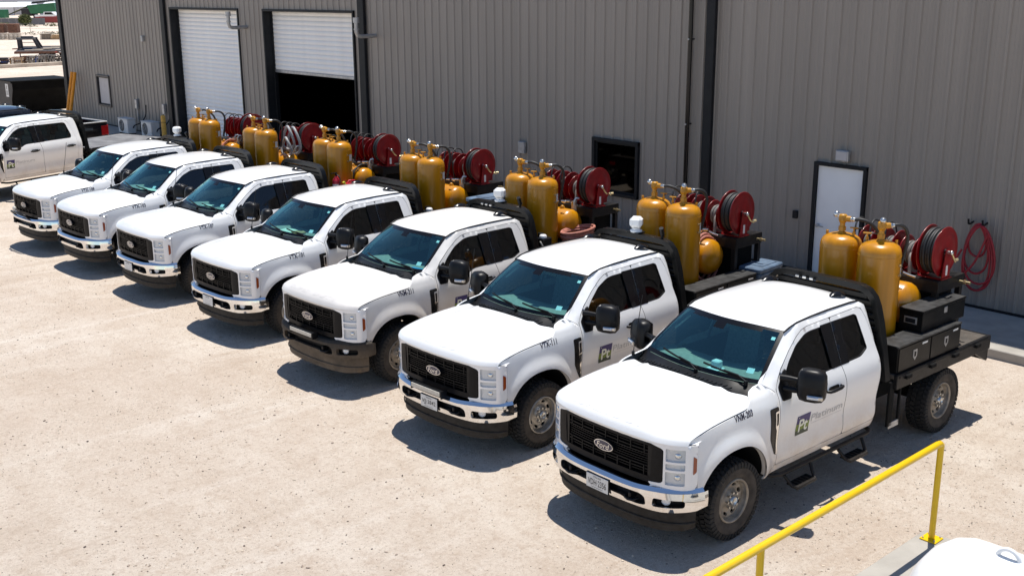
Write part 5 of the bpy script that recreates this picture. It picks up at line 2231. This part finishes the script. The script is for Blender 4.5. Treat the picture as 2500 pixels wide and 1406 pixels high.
# truck VTX-111: blue-grey folded lid at the tail of the bed; VNM-211: same kind of box by the rack
for k, base, rz_, lab in ((1, (-4.86, .80, DZ), .05, 'blue-grey plastic cooler at the tail of the bed of truck VTX-111'), (2, (-3.15, -.62, DZ), 0, 'blue-grey plastic cooler behind the cab of truck VNM-211')):
    e = empty('cooler', on(k, base), POSE[k][2] + rz_, lab, 'cooler')
    hh = .30 if k == 1 else .95
    q = MB()
    q.box((0, 0, hh / 2), (.62, .36, hh), 'blue_lid', .03)
    obj('box_body', q, e)
    q = MB()
    q.box((0, 0, hh + .035), (.65, .39, .07), 'blue_lid', .025)
    q.box((-.05, 0, hh + .075), (.40, .24, .012), 'blue_lid', .006)
    obj('lid', q, e)
    q = MB()
    for s in (-1, 1):
        q.box((s * .335, 0, hh * .75), (.03, .14, .05), 'black_plastic', .008)
    obj('handle', q, e)

# papers and things on the dashboards, seen through the glass
def dash_item(k, c, d, m, rz_, name, label, cat):
    q = MB()
    q.box((0, 0, 0), d, m, min(d) * .3)
    obj(name, q, label=label, cat=cat, loc=on(k, c), rz=POSE[k][2] + rz_)


dash_item(3, (-.70, -.18, 1.462), (.26, .34, .010), 'paper', .3, 'paper_sheet', 'white papers on the dashboard of truck VTX-101', 'paper')
dash_item(3, (-.72, .10, 1.470), (.20, .22, .03), 'cardboard', -.3, 'cardboard_sleeve', 'brown cardboard sleeve on the dashboard of truck VTX-101', 'cardboard')
dash_item(4, (-.72, -.12, 1.468), (.10, .24, .02), 'paper', .5, 'paper_sheet', 'white paper roll on the dashboard of truck VTX-107', 'paper')
dash_item(5, (-.68, .25, 1.468), (.24, .52, .025), 'paper', .1, 'paper_sheet', 'big pile of white paper on the dashboard of truck VTX-103', 'paper')
dash_item(2, (-.66, .52, 1.468), (.14, .28, .02), 'sticker_blue', .1, 'blue_gloves', 'blue cloth on the dashboard of truck VNM-211', 'cloth')

# ------------------------------------------------------------------ crew-cab truck and black pickup
root = empty('service_truck', (0.0, -24.5, 0), radians(18.0), 'white crew-cab flatbed truck at the far left, angled away from the row', 'truck')
PC.make(root, skip={'slots'})
root2 = empty('pickup_truck', (0, 0, 0), 0, 'black pickup truck with red tail lamp behind the white crew-cab truck', 'pickup')
PC.make(root2, skip={'bed', 'rack', 'slots'}, swap={'white_paint': 'black_paint', 'chrome': 'black_plastic', 'windshield_glass': 'tinted_glass', 'logo_cream': 'black_paint', 'logo_green': 'black_paint', 'logo_dark': 'black_paint', 'navy': 'black_paint', 'logo_grey': 'black_paint'})
for o in list(root2.children):
    if o.name.startswith('door_logo'):
        for c_ in list(o.children):
            bpy.data.objects.remove(c_)
        bpy.data.objects.remove(o)
mat('trim_decal', (0.07, 0.09, 0.10), 0.4)
bedm = MB()
for s in (1, -1):
    bedm.box((-4.45, s * .93, 1.0), (2.2, .10, .78), 'black_paint', .04)
    bedm.box((-4.45, s * .93, 1.395), (2.2, .13, .03), 'galv', .01)
bedm.box((-4.45, 0, .80), (2.2, 1.8, .06), 'chassis_black')
bedm.box((-3.37, 0, 1.05), (.06, 1.8, .66), 'black_paint')
bedm.box((-5.62, 0, .62), (.14, 1.9, .18), 'chrome', .04)
obj('cargo_bed', bedm, root2)
tg = MB()
tg.box((-5.55, 0, 1.06), (.07, 1.56, .62), 'black_paint', .03)
tg.box((-5.55, 0, 1.385), (.13, 1.72, .035), 'galv', .012)
obj('tailgate', tg, root2)
dc = MB()
dc.box((-4.72, .983, 1.20), (.62, .006, .07), 'trim_decal', .002)
obj('side_decal', dc, root2)
for s in (1, -1):
    l_ = MB()
    l_.box((-5.44, s * .915, 1.13), (.28, .15, .34), 'red_lens', .03)
    obj('tail_lamp', l_, root2)
HP = radians(8)
root2.rotation_euler = (0, 0, HP)
root2.location = (.08, -28.23, 0)


# ------------------------------------------------------------------ railing, white tank, foreground slab
g = MB()
g.box((3.57, 5.28, .05), (10.0, 6.0, .10), 'concrete', .012)
obj('tank_slab', g, kind='structure', label='concrete slab under the yellow railing')
rail = empty('safety_railing', (-1.28, 2.43, .10), 0, 'yellow pipe safety railing on the concrete slab beside truck VNM-203', 'railing')


def rp(x, z):
    return (x, .0 + .030 * (x) / 3.0, z)


b = MB()
b.tube([rp(0, 0.99), rp(.004, 1.02), rp(.03, 1.04), rp(.08, 1.045), rp(3.0, 1.045), rp(7.4, 1.045)], .034, 'safety_yellow', 14)
obj('top_rail', b, rail)
for x in (0.0, 3.02, 6.04):
    b = MB()
    b.cyl((x, .03 * x / 3, .01), (x, .03 * x / 3, 1.03), .031, 'safety_yellow', 14)
    po = obj('post', b, rail)
    b = MB()
    b.box((x, .03 * x / 3, .008), (.17, .17, .014), 'safety_yellow', .003)
    for sx in (-1, 1):
        for sy in (-1, 1):
            b.cyl((x + sx * .06, .03 * x / 3 + sy * .06, .014), (x + sx * .06, .03 * x / 3 + sy * .06, .03), .009, 'galv', 6)
    obj('base_plate', b, po)
tk = empty('white_tank', (.80, 3.9, .10), 0, 'big white horizontal tank with lifting lug at the lower right corner', 'tank')
b = MB()
Rr = .58
pr = [(.001, -.62), (.16, -.605), (.32, -.555), (.45, -.47), (.54, -.36), (.575, -.25), (Rr, -.14), (Rr, 4.0), (.5, 4.25), (.001, 4.4)]
b.lathe(pr, (0, 0, .64), (0, 1, 0), 'tank_white', 56)
obj('shell', b, tk)
b = MB()
N = 16
b.tube([(0, .02 + .16 - .075 + .075 * 0, 1.28)] if False else [(-.0, .10 + .085 * cos(pi * k / N), 1.205 + .085 * sin(pi * k / N)) for k in range(N + 1)], .018, 'tank_white', 8)
b.box((0, .10, 1.216), (.05, .22, .016), 'tank_white', .004)
obj('lifting_lug', b, tk)
for y_ in (.3, 3.2):
    b = MB()
    b.box((0, y_, .10), (.9, .14, .20), 'tank_white', .01)
    obj('saddle', b, tk)

# ------------------------------------------------------------------ hose hung on the wall
b = MB()
def wall_loop(c, ry, rz_, x=WX + .10, n=36, tw=.03):
    return [(x + tw * sin(2 * pi * k / n), c[0] + ry * cos(2 * pi * k / n) * (1 + .25 * -sin(2 * pi * k / n)), c[1] + rz_ * sin(2 * pi * k / n)) for k in range(n)]
for c, ry, rz_, xo in (((-1.06, 1.33), .15, .28, .09), ((-1.05, 1.18), .20, .42, .11), ((-1.00, 1.04), .25, .56, .13), ((-.97, 1.10), .26, .50, .15), ((-1.02, 1.05), .22, .58, .12)):
    b.tube(wall_loop(c, ry, rz_, WX + xo), .019, 'hose_red', 8, closed=True)
b.tube(smooth_path([(WX + .16, -.86, 1.48), (WX + .17, -1.02, 1.0), (WX + .18, -1.22, .70), (WX + .22, -1.40, .45), (WX + .3, -1.55, .25), (WX + .5, -1.7, .17)], 6), .019, 'hose_red', 8)
b.tube(smooth_path([(WX + .15, -1.28, 1.15), (WX + .18, -1.42, .88), (WX + .25, -1.62, .70), (WX + .4, -1.95, .58), (WX + .6, -2.4, .42), (WX + .8, -2.9, .22), (WX + .9, -3.4, .17)], 6), .019, 'hose_red', 8)
obj('wall_hose', b, label='dark red hose hanging in loops from hooks on the warehouse wall', cat='hose')

# ------------------------------------------------------------------ things along the wall at the left
for (x, y, nm) in ((-8.78, -34.2, 'white outdoor air conditioner unit by the wall, left of two'), (-8.95, -32.5, 'white outdoor air conditioner unit by the wall, right of two, nearer the roller door')):
    e = empty('air_conditioner', (x, y, .15), 0, nm, 'air conditioner', 'outdoor air conditioner units')
    b = MB()
    b.box((0, 0, .31), (.34, .86, .54), 'ac_white', .02)
    b.box((0, 0, .59), (.36, .88, .02), 'ac_white', .006)
    obj('casing', b, e)
    b = MB()
    b.lathe([(.001, 0), (.205, 0), None, (.205, .0), (.215, .012), (.225, .0)], (.172, -.10, .32), (1, 0, 0), 'trim_dark', 24)
    for k in range(6):
        b.tube([(.180, -.10 + .035 * (k + 1) * cos(2 * pi * a / 20), .32 + .035 * (k + 1) * sin(2 * pi * a / 20)) for a in range(20)], .004, 'ac_white', 4, closed=True)
    obj('fan_grille', b, e)
    for y_ in (-.3, .3):
        b = MB()
        b.box((0, y_, .02), (.36, .06, .04), 'trim_dark')
        obj('foot', b, e)
    b = MB()
    b.tube(smooth_path([(-.05, .43, .25), (-.08, .52, .35), (-.3, .60, .45), (-.50, .62, .7), (-.55, .62, 1.1)], 5), .022, 'trim_dark', 8)
    obj('line_set', b, e)
b = MB()
b.cyl((-8.75, -30.9, 0), (-8.75, -30.9, 1.06), .085, 'bollard_yellow', 18)
b.lathe([(.085, 0), (.07, .04), (.035, .065), (.001, .07)], (-8.75, -30.9, 1.06), (0, 0, 1), 'bollard_yellow', 18)
b.tube([(-8.75 + .09 * cos(a), -30.9 + .09 * sin(a), .86 + .01 * sin(2 * a)) for a in [k * pi / 8 for k in range(16)]], .012, 'rust_brown', 6, closed=True)
obj('bollard', b, label='scuffed yellow bollard beside the left roller door', cat='bollard')
for (y_, lab) in ((-40.30, 'orange pipe leaning on the warehouse corner, left of two'), (-39.98, 'orange pipe leaning on the warehouse corner, right of two')):
    b = MB()
    b.cyl((-8.75, y_ - .05, .15), (-9.18, y_, 2.16), .070, 'orange_pipe', 14)
    b.cyl((-8.735, y_ - .052, .15), (-9.18, y_, 2.163), .052, 'trim_dark', 12)
    obj('orange_pipe', b, label=lab, cat='pipe', group='orange pipes leaning on the wall')
# dumpster
e = empty('dumpster', (-9.6, -46.2, 0), 0, 'black steel dumpster with a white sticker beyond the warehouse corner', 'dumpster')
b = MB()
b.poly_prism([(-1.0, .35), (-.85, .12), (.70, .12), (.78, .75), (1.05, 1.15), (1.05, 1.52), (-1.05, 1.52), (-1.05, 1.0)], lambda u, v, d: (1.35 - d, u, v), 'dumpster_black', 2.6)
obj('bin_body', b, e)
b = MB()
b.poly_prism([(-1.0, .35), (-.85, .12), (.70, .12), (.78, .75), (1.03, 1.15), (1.03, 1.50), (-1.03, 1.50), (-1.03, 1.0)], lambda u, v, d: (1.36 - d, u, v), 'dumpster_lit_side', .008)
obj('lit_side_plate', b, e)  # thin overlay added to carry the ground-lit side tone
b = MB()
b.box((.05, 0, 1.54), (2.75, 2.16, .05), 'dumpster_black', .012)
b.box((.05, 1.07, 1.50), (2.75, .06, .10), 'dumpster_black', .012)
obj('lid', b, e)
b = MB()
b.poly_prism([(.705, .14), (.79, .75), (1.06, 1.15), (1.06, 1.48)][::1] + [(1.04, 1.48), (1.04, 1.15), (.77, .76), (.69, .14)], lambda u, v, d: (1.28 - d, u + .012, v), 'dumpster_black', 2.5)
obj('front_plate', b, e)
b = MB()
b.box((1.366, .30, 1.10), (.008, .36, .58), 'plate_white', .001)
for k in range(4):
    b.box((1.371, .30, .92 + .05 * k), (.004, .26, .018), 'trim_dark')
b.poly_prism([(.26, 1.34), (.33, 1.30), (.30, 1.20), (.34, 1.18), (.30, 1.12), (.24, 1.20)], lambda u, v, d: (1.373 - d, u, v), 'trim_dark', .002)
obj('warning_sticker', b, e)

# ------------------------------------------------------------------ far yard
RZ = radians(138)
TV = Vector((cos(RZ), sin(RZ), 0))
b = MB()
b.box((0, 0, .13), (18, .28, .26), 'stone_pale', .03)
obj('kerb_log', b, label='long pale timber log lying in front of the crates', cat='log', loc=(-20.6, -79.2, 0), rz=radians(184))


def cage(name, x, y, w_, h_, d_, m, label, cat, slats, tilt=0, group=None, rz=RZ):
    e = empty(name, (x, y, 0), rz, label, cat, group)
    b = MB()
    t = .05
    for sx in (-1, 1):
        for sy in (-1, 1):
            b.box((sx * (w_ / 2 - t / 2), sy * (d_ / 2 - t / 2), h_ / 2), (t, t, h_), m)
    for z in (t / 2 + .08, h_ - t / 2):
        for sy in (-1, 1):
            b.box((0, sy * (d_ / 2 - t / 2), z), (w_, t, t), m)
        for sx in (-1, 1):
            b.box((sx * (w_ / 2 - t / 2), 0, z), (t, d_, t), m)
    b.box((0, 0, .05), (w_, d_, .06), m)
    obj('frame', b, e)
    if slats:
        q = MB()
        rr_ = random.Random(int(abs(x) * 100))
        for k in range(9):
            q.box((rr_.uniform(-.3, .3) * w_, rr_.uniform(-.25, .25) * d_, .12 + h_ * .75 * rr_.random()), (w_ * rr_.uniform(.3, .6), d_ * rr_.uniform(.3, .6), h_ * rr_.uniform(.12, .3)), rr_.choice(['wood_old', 'rust_brown', 'trailer_dark', 'cage_grey']), .01, rr_.random())
        tagged(obj('scrap_load', q, e), kind='stuff')
    for k in range(slats):
        x0 = -w_ / 2 + w_ * (k + .5) / slats
        tl = tilt * (1 if k % 2 else -1)
        for sy in (-1, 1):
            q = MB()
            q.hexa([(x0 - tl - .025, sy * d_ / 2 - .012, .1), (x0 - tl + .025, sy * d_ / 2 - .012, .1), (x0 - tl + .025, sy * d_ / 2 + .012, .1), (x0 - tl - .025, sy * d_ / 2 + .012, .1),
                    (x0 + tl - .025, sy * d_ / 2 - .012, h_ - .03), (x0 + tl + .025, sy * d_ / 2 - .012, h_ - .03), (x0 + tl + .025, sy * d_ / 2 + .012, h_ - .03), (x0 + tl - .025, sy * d_ / 2 + .012, h_ - .03)], m)
            obj('slat', q, e)
    return e


cage('wire_cage', -21.42, -81.3, .62, .68, .8, 'cage_grey', 'grey slatted crate between brown crate and blue tarp', 'crate', 6, .05, 'grey crates in the far row')
cage('wire_cage', -22.28, -81.1, .70, .74, .8, 'cage_grey', 'grey slatted crate just right of the blue tarp', 'crate', 6, .06, 'grey crates in the far row')
cage('wire_cage', -22.95, -81.0, .70, .72, .8, 'cage_grey', 'grey slatted crate beside the dark pipe rack', 'crate', 6, .06, 'grey crates in the far row')
e = cage('timber_crate', -20.42, -81.1, .92, .62, .8, 'wood_new', 'brown timber crate of planks in the far row', 'crate', 0)
for k in range(5):
    q = MB()
    q.box((0, .1 * (k % 2), .14 + k * .11), (.84, .5, .07), 'wood_new' if k % 2 else 'rust_brown', .01)
    obj('plank', q, e)
e = cage('pipe_rack', -19.35, -81.5, 1.1, .6, .9, 'trailer_dark', 'dark rack of scrap at the left end of the far crates', 'rack', 3, .1)
q = MB()
q.lathe([(.001, -.3), (.2, -.3), (.22, 0), (.2, .3), (.001, .3)], (.2, .1, .36), (0, 1, 0), 'tarp_blue', 14)
obj('drum', q, e)
e = cage('pipe_rack', -23.55, -80.6, .8, .62, .9, 'trailer_dark', 'dark rack of scrap at the right end of the far crates', 'rack', 4, .15)
e = cage('pipe_rack', -20.98, -81.15, .38, .70, .6, 'rust_brown', 'narrow rusty rack beside the brown timber crate', 'rack', 3, .03)
b = MB()
b.lathe([(.34, 0), (.30, .2), (.18, .42), (.05, .56), (.001, .58)], (0, 0, 0), (0, 0, 1), 'tarp_blue', 9, smooth=False)
obj('blue_tarp', b, label='small heap covered by a blue tarp among the far crates', cat='tarp', loc=(-21.9, -81.4, 0))

# gooseneck trailer
tr = empty('gooseneck_trailer', (-25.57, -92.4, 0), radians(147), 'dark flatbed gooseneck trailer with planks parked in the far yard', 'trailer')
tr.scale = (.74, .74, .74)
b = MB()
b.hexa([(-1.7, -2.0, .52), (6.9, -2.0, .52), (6.9, 1.2, 1.0), (-1.7, 1.2, 1.0), (-1.7, -2.0, .64), (6.9, -2.0, .64), (6.9, 1.2, 1.12), (-1.7, 1.2, 1.12)], 'trailer_dark')
b.box((2.6, -2.02, .57), (8.6, .06, .26), 'rust_brown', .01)
b.box((2.6, 1.2, 1.0), (8.6, .09, .30), 'trailer_dark', .01)
obj('deck_frame', b, tr)
b = MB()
for y_ in (-.55, .55):
    b.hexa([(-1.6, y_ - .08, .95), (-1.3, y_ - .08, .95), (-1.3, y_ + .08, .95), (-1.6, y_ + .08, .95), (-1.62, y_ - .08, 2.1), (-1.35, y_ - .08, 2.1), (-1.35, y_ + .08, 2.1), (-1.62, y_ + .08, 2.1)], 'trailer_dark')
    b.hexa([(.55, y_ - .08, .95), (.95, y_ - .08, .95), (.95, y_ + .08, .95), (.55, y_ + .08, .95), (.05, y_ - .08, 2.1), (.35, y_ - .08, 2.1), (.35, y_ + .08, 2.1), (.05, y_ + .08, 2.1)], 'trailer_dark')
    b.box((-.65, y_, 2.08), (2.1, .18, .24), 'navy_paint', .02)
b.box((-.6, 0, 2.26), (1.2, .9, .16), 'trailer_dark', .03)
b.box((-.3, 0, 1.62), (1.7, .06, .06), 'trailer_dark')
b.box((-1.9, 0, .92), (.8, .9, .10), 'rust_brown', .01)
obj('gooseneck', b, tr)
b = MB()
b.box((-1.15, -1.7, .28), (.10, .10, .56), 'trailer_dark')
b.box((-1.15, -1.7, .03), (.25, .25, .04), 'trailer_dark')
obj('jack_leg', b, tr)
for x_ in (1.15, 1.75, 3.4, 4.2):
    for y_ in (-1, 1):
        b = MB()
        b.cyl((x_, y_ * 1.15, .40), (x_, y_ * .85, .40), .40, 'rubber', 20)
        b.cyl((x_, y_ * 1.155, .40), (x_, y_ * 1.12, .40), .2, 'fence_grey', 12)
        obj('wheel', b, tr)
for k in range(6):
    b = MB()
    b.box((0, 0, 0), (2.2 - .2 * (k % 3), .20, .07), 'wood_old' if k % 2 else 'stone_pale', .01)
    o = obj('plank', b, tr, loc=(.3 + .85 * k, -1.3 + .55 * (k % 4), .80 + .083 * (k % 4)), rz=.25 * (k % 3) - .2)
    o.rotation_euler.x = .148
for k in range(7):
    b = MB()
    b.box((2.9 + .45 * k, -2.06, .60), (.26, .012, .10), 'red_lens' if k % 2 == 0 else 'plate_white')
    obj('reflector', b, tr)

# bales on pallets, pallets, poles
for (x, y, lab) in ((-35.45, -131.4, 'brown stack on pale pallets at the far left edge'), (-36.5, -130.2, 'brown stack on pale pallets, second from the far left')):
    e = empty('pallet_stack', (x, y, 0), RZ, lab, 'pallets', 'brown stacks on pallets')
    for k in range(5):
        q = MB()
        q.box((0, 0, .07 + k * .145), (1.25, 1.1, .03), 'wood_old')
        for xx in (-.5, 0, .5):
            q.box((xx, 0, .0 + k * .145 + .03), (.10, 1.1, .06), 'wood_old')
        obj('pallet', q, e)
    q = MB()
    q.box((0, 0, 1.28), (1.12, 1.0, 1.08), 'rust_brown', .08)
    obj('bale', q, e)
for (x, y, m_, hh, lab) in ((-39.1, -127.1, 'wood_old', .70, 'grey weathered pallet pile in the far yard'), (-40.0, -126.2, 'wood_new', .46, 'low orange timber pile beside the grey pallet pile')):
    e = empty('timber_pile', (x, y, 0), RZ, lab, 'timber')
    k = 0
    while k * .14 < hh:
        q = MB()
        q.box((0, 0, .07 + k * .14), (1.3 - .06 * k, 1.0, .09), m_, .01)
        q.box((.0, .0, .02 + k * .14), (.9, .9, .05), m_)
        obj('plank_layer', q, e)
        k += 1
for (x, y, wh_) in ((-44.1, -154.0, 'left of the three, above the gooseneck trailer'), (-45.8, -152.0, 'middle of the three, above the gooseneck trailer'), (-50.2, -147.3, 'right of the three, nearest the warehouse corner')):
    b = MB()
    b.cyl((x, y, 0), (x, y, 1.25), .03, 'fence_grey', 6)
    b.cyl((x, y, 1.25), (x, y, 1.32), .045, 'fence_grey', 6)
    obj('fence_post', b, label='thin grey fence post in the far yard, ' + wh_, cat='post', group='thin far fence posts')
b = MB()
for z in (.5, .9, 1.2):
    b.tube([(-30, -170.5, z), (-70, -124.5, z)], .012, 'fence_grey', 4)
obj('wire_fence', b, label='thin wire fence across the far yard', cat='fence')

# solid fence, red containers, white pickup, bush
for k in range(12):
    b = MB()
    x, y = -50.0 - k * .9, -196.8 + k * .85 * 1.0
    b.box((0, 0, .55), (1.20, .06, 1.10), 'fence_grey', .01)
    b.box((0, .0, .55), (.08, .12, 1.2), 'fence_grey')
    if k == 0:
        fe = empty('yard_fence', (-50, -196.8, 0), 0, 'low dark grey panel fence at the far end of the yard', 'fence')
    obj('fence_panel', b, fe, loc=(x + 50, y + 196.8, 0), rz=RZ)
for (x, y, L, lab) in ((-64.0, -195.5, 4.0, 'low dark red skip in the far yard, left of two'), (-67.4, -197.6, 3.4, 'taller dark red skip in the far yard, right of two')):
    e = empty('red_skip', (x, y, 0), RZ, lab, 'skip', 'dark red far skips')
    b = MB()
    b.poly_prism([(-L / 2 + .2, 0.1), (L / 2 - .2, 0.1), (L / 2, 1.1), (-L / 2, 1.1)], lambda u, v, d: (u, 1.0 - d, v), 'red_far', 2.0)
    obj('skip_body', b, e)
    b = MB()
    for k in range(5):
        b.box((-L / 2 + .4 + k * (L - .8) / 4, 1.02, .6), (.10, .06, .9), 'red_far')
    b.box((0, 1.02, 1.1), (L, .08, .10), 'red_far')
    obj('rib', b, e)
e = empty('far_pickup', (-69.8, -210.5, 0), RZ, 'tiny white pickup parked between the red skips and the tents', 'pickup')
b = MB()
b.poly_prism([(-2.6, .5), (2.6, .5), (2.6, 1.1), (1.3, 1.15), (.7, 1.7), (-.8, 1.7), (-1.0, 1.15), (-2.6, 1.15)], lambda u, v, d: (u, .95 - d, v), 'white_paint', 1.9)
obj('body', b, e)
b = MB()
b.poly_prism([(-.7, 1.2), (1.0, 1.2), (.6, 1.62), (-.65, 1.62)], lambda u, v, d: (u, .96 - d, v), 'black_gloss', 1.92)
obj('window', b, e)
for x_ in (-1.7, 1.7):
    b = MB()
    b.cyl((x_, -.97, .38), (x_, .97, .38), .38, 'rubber', 16)
    obj('wheel', b, e)


def foliage(c, r, n, sz, mats, rnd):
    mb = MB()
    for i in range(n):
        while True:
            p = Vector((rnd.uniform(-1, 1), rnd.uniform(-1, 1), rnd.uniform(-1, 1)))
            if .2 < p.length < 1:
                break
        p *= 1 - .25 * rnd.random() * (p.length > .8)
        q = Vector((c[0] + p.x * r[0], c[1] + p.y * r[1], c[2] + p.z * r[2]))
        if q.z < .02:
            continue
        a, bb = Vector((rnd.gauss(0, 1), rnd.gauss(0, 1), rnd.gauss(0, 1))).normalized(), Vector((rnd.gauss(0, 1), rnd.gauss(0, 1), rnd.gauss(0, 1)))
        d = a.cross(bb).normalized()
        s = sz * rnd.uniform(.6, 1.3)
        mb.add([q - a * s, q + d * s * .5, q + a * s, q - d * s * .5], [(0, 1, 2, 3)], rnd.choice(mats))
    return mb


e = empty('desert_bush', (-55.2, -181.5, 0), 0, 'round green bush standing in front of the far grey fence', 'bush')
obj('crown', foliage((0, 0, 1.05), (1.15, 1.15, .95), 2600, .12, ['leaf_a', 'leaf_a', 'leaf_b'], RND), e)
b = MB()
for k in range(5):
    a = k * 1.26
    b.tube([(0, 0, 0), (.15 * cos(a), .15 * sin(a), .5), (.5 * cos(a), .5 * sin(a), 1.2)], [.06, .045, .015], 'bark', 6)
obj('trunk', b, e)
sc = MB()
for k in range(70):
    x, y = -48 - RND.random() * 26, -183 + RND.random() * 16
    t = RND.random()
    px_, py_ = -50 - 22 * t + RND.uniform(-1, 1), -186 + 20 * t + RND.uniform(-5, 5)
    if t < .22:
        py_ -= 4
    sc.join(foliage((px_, py_, .12), (RND.uniform(.5, 1.3), RND.uniform(.5, 1.2), RND.uniform(.2, .5)), 50, .13, ['leaf_b', 'leaf_b', 'leaf_a'], RND))
for k in range(34):
    t = RND.random()
    sc.join(foliage((-42 - 12 * t + RND.uniform(-1.5, 1.5), -146 + 11 * t + RND.uniform(-4, 4), .1), (RND.uniform(.3, .8), RND.uniform(.3, .8), RND.uniform(.15, .4)), 36, .10, ['leaf_b', 'cage_grey'], RND))
obj('dry_scrub', sc, kind='stuff', label='dry yellow-green scrub in the far yard')

# machinery, tents, long far building
e = empty('conveyor_machine', (-75.5, -241.5, 0), RZ, 'green screening machine with a yellow conveyor in the far distance', 'machine')
b = MB()
b.poly_prism([(-5.4, .1), (-5.2, .1), (1.0, 2.45), (.8, 2.6)], lambda u, v, d: (u, 1.3 - d, v), 'machine_yellow', .5)
b.poly_prism([(-5.2, -.0), (-5.0, .0), (1.2, 2.25), (1.0, 2.40)], lambda u, v, d: (u, .5 - d, v), 'trailer_dark', .9)
obj('conveyor', b, e)
b = MB()
b.hexa([(2.0, -1.5, .9), (7.6, -1.5, .9), (7.6, 1.0, .9), (2.0, 1.0, .9), (1.4, -1.7, 2.6), (7.2, -1.7, 3.1), (7.2, 1.3, 3.1), (1.4, 1.3, 2.6)], 'machine_green')
for k in range(5):
    b.box((2.4 + k * 1.1, 1.25, 1.9), (.12, .1, 1.6), 'machine_green')
obj('hopper', b, e)
b = MB()
b.box((.9, 0, 1.2), (2.4, 1.6, 1.6), 'trailer_dark', .1)
b.box((.2, .9, 1.4), (.9, .6, .9), 'machine_yellow', .05)
for x_ in (2.4, 6.8):
    b.box((x_, 0, .45), (.3, 1.8, .9), 'trailer_dark')
b.box((4.5, 1.2, .55), (5.8, .12, .12), 'galv')
obj('power_unit', b, e)
b = MB()
b.poly_prism([(2.0, 2.9), (6.2, 3.4), (6.2, 3.65), (2.2, 3.3)], lambda u, v, d: (u, .8 - d, v), 'trailer_dark', 1.6)
obj('canopy', b, e)
e = empty('green_container', (-70.3, -240.2, 0), RZ, 'dark green container at the far left edge beside the conveyor', 'container')
b = MB()
b.box((0, 0, .95), (2.4, 2.2, 1.7), 'machine_green', .04)
for k in range(6):
    b.box((-1.0 + k * .4, 1.12, .95), (.10, .05, 1.5), 'machine_green')
obj('container_body', b, e)
for (x, y, L, hh, lab) in ((-82.0, -273.4, 7.0, 1.9, 'white gabled tent at the far left'), (-88.6, -278.6, 5.0, 1.9, 'white gabled tent behind the conveyor'), (-93.5, -272.8, 5.2, 1.9, 'white gabled tent nearest the warehouse corner')):
    e = empty('frame_tent', (x, y, 0), RZ, lab, 'tent', 'white frame tents in the distance')
    b = MB()
    b.hexa([(-L / 2, -3, hh), (L / 2, -3, hh), (L / 2, 3, hh), (-L / 2, 3, hh), (-L / 2 + .6, -.1, hh + 1.1), (L / 2 - .6, -.1, hh + 1.1), (L / 2 - .6, .1, hh + 1.1), (-L / 2 + .6, .1, hh + 1.1)], 'tent_white')
    obj('tent_roof', b, e)
    b = MB()
    for sx in (-1, 1):
        for sy in (-1, 1):
            b.box((sx * (L / 2 - .1), sy * 2.9, hh / 2), (.12, .12, hh), 'fence_grey')
    b.box((0, -2.8, hh / 2), (L - .3, .05, hh), 'far_wall')
    obj('tent_frame', b, e)
e = empty('long_far_building', (-135, -420, 0), RZ, 'long pale building closing the horizon at the top left', 'building')
b = MB()
b.box((0, -10, 4.6), (160, 20, 9.2), 'far_wall')
obj('wall', b, e)
b = MB()
b.box((0, -10, 9.35), (161, 21, .3), 'far_dark')
b.box((0, .12, 3.25), (160, .2, .12), 'far_dark')
obj('eave', b, e)
for k in range(22):
    b = MB()
    b.box((-78 + k * 7.4, .15, 4.6), (.22, .3, 9.2), 'far_dark')
    obj('column', b, e)

# ------------------------------------------------------------------ loose stones
def stones(n, zone, r0, r1, mats, rnd):
    mb = MB()
    ico = bmesh.new()
    bmesh.ops.create_icosphere(ico, subdivisions=1, radius=1)
    base = [v.co.copy() for v in ico.verts]
    fs = [tuple(v.index for v in f.verts) for f in ico.faces]
    ico.free()
    for i in range(n):
        x, y = zone(rnd)
        r = r0 + (r1 - r0) * rnd.random() ** 4
        a = rnd.random() * 6.28
        sx, sy, sz = r * rnd.uniform(.7, 1.5), r * rnd.uniform(.6, 1.0), r * rnd.uniform(.35, .75)
        vs_ = []
        for c in base:
            k = rnd.uniform(.72, 1.12)
            px_, py_, pz_ = c.x * sx * k, c.y * sy * k, c.z * sz * k
            vs_.append((x + px_ * cos(a) - py_ * sin(a), y + px_ * sin(a) + py_ * cos(a), pz_ + sz * .35))
        mb.add(vs_, fs, rnd.choice(mats))
    return mb


def zone_near(rnd):
    while True:
        x, y = rnd.uniform(-6, 7), rnd.uniform(-18, 6)
        d = Vector((x, y, 0)) - CAM_LOC
        dep = d.dot(Fw)
        if dep < 2:
            continue
        if abs(d.dot(Rt2) / dep) < .50 and d.dot(Up2) / dep > -.30 and rnd.random() < min(1, (9 / dep) ** 1.2):
            return x, y


CL = [(RND.uniform(-5, 6.5), RND.uniform(-16, 5), RND.uniform(.4, 1.6)) for _ in range(60)]


def zone_drift(rnd):
    while True:
        x, y = zone_near(rnd)
        if rnd.random() < .25 or any((x - a) ** 2 + ((y - b_) * 1.8) ** 2 < r_ * r_ for a, b_, r_ in CL):
            return x, y


gv = stones(7000, zone_near, .004, .019, ['stone_pale', 'stone_pale', 'stone_pale', 'stone_mid', 'stone_mid', 'stone_mid', 'stone_dark'], RND)
gv.join(stones(15000, zone_drift, .004, .012, ['stone_pale', 'stone_pale', 'stone_mid', 'stone_mid', 'stone_dark'], RND))
obj('gravel', gv, kind='stuff', label='loose gravel stones scattered over the yard')
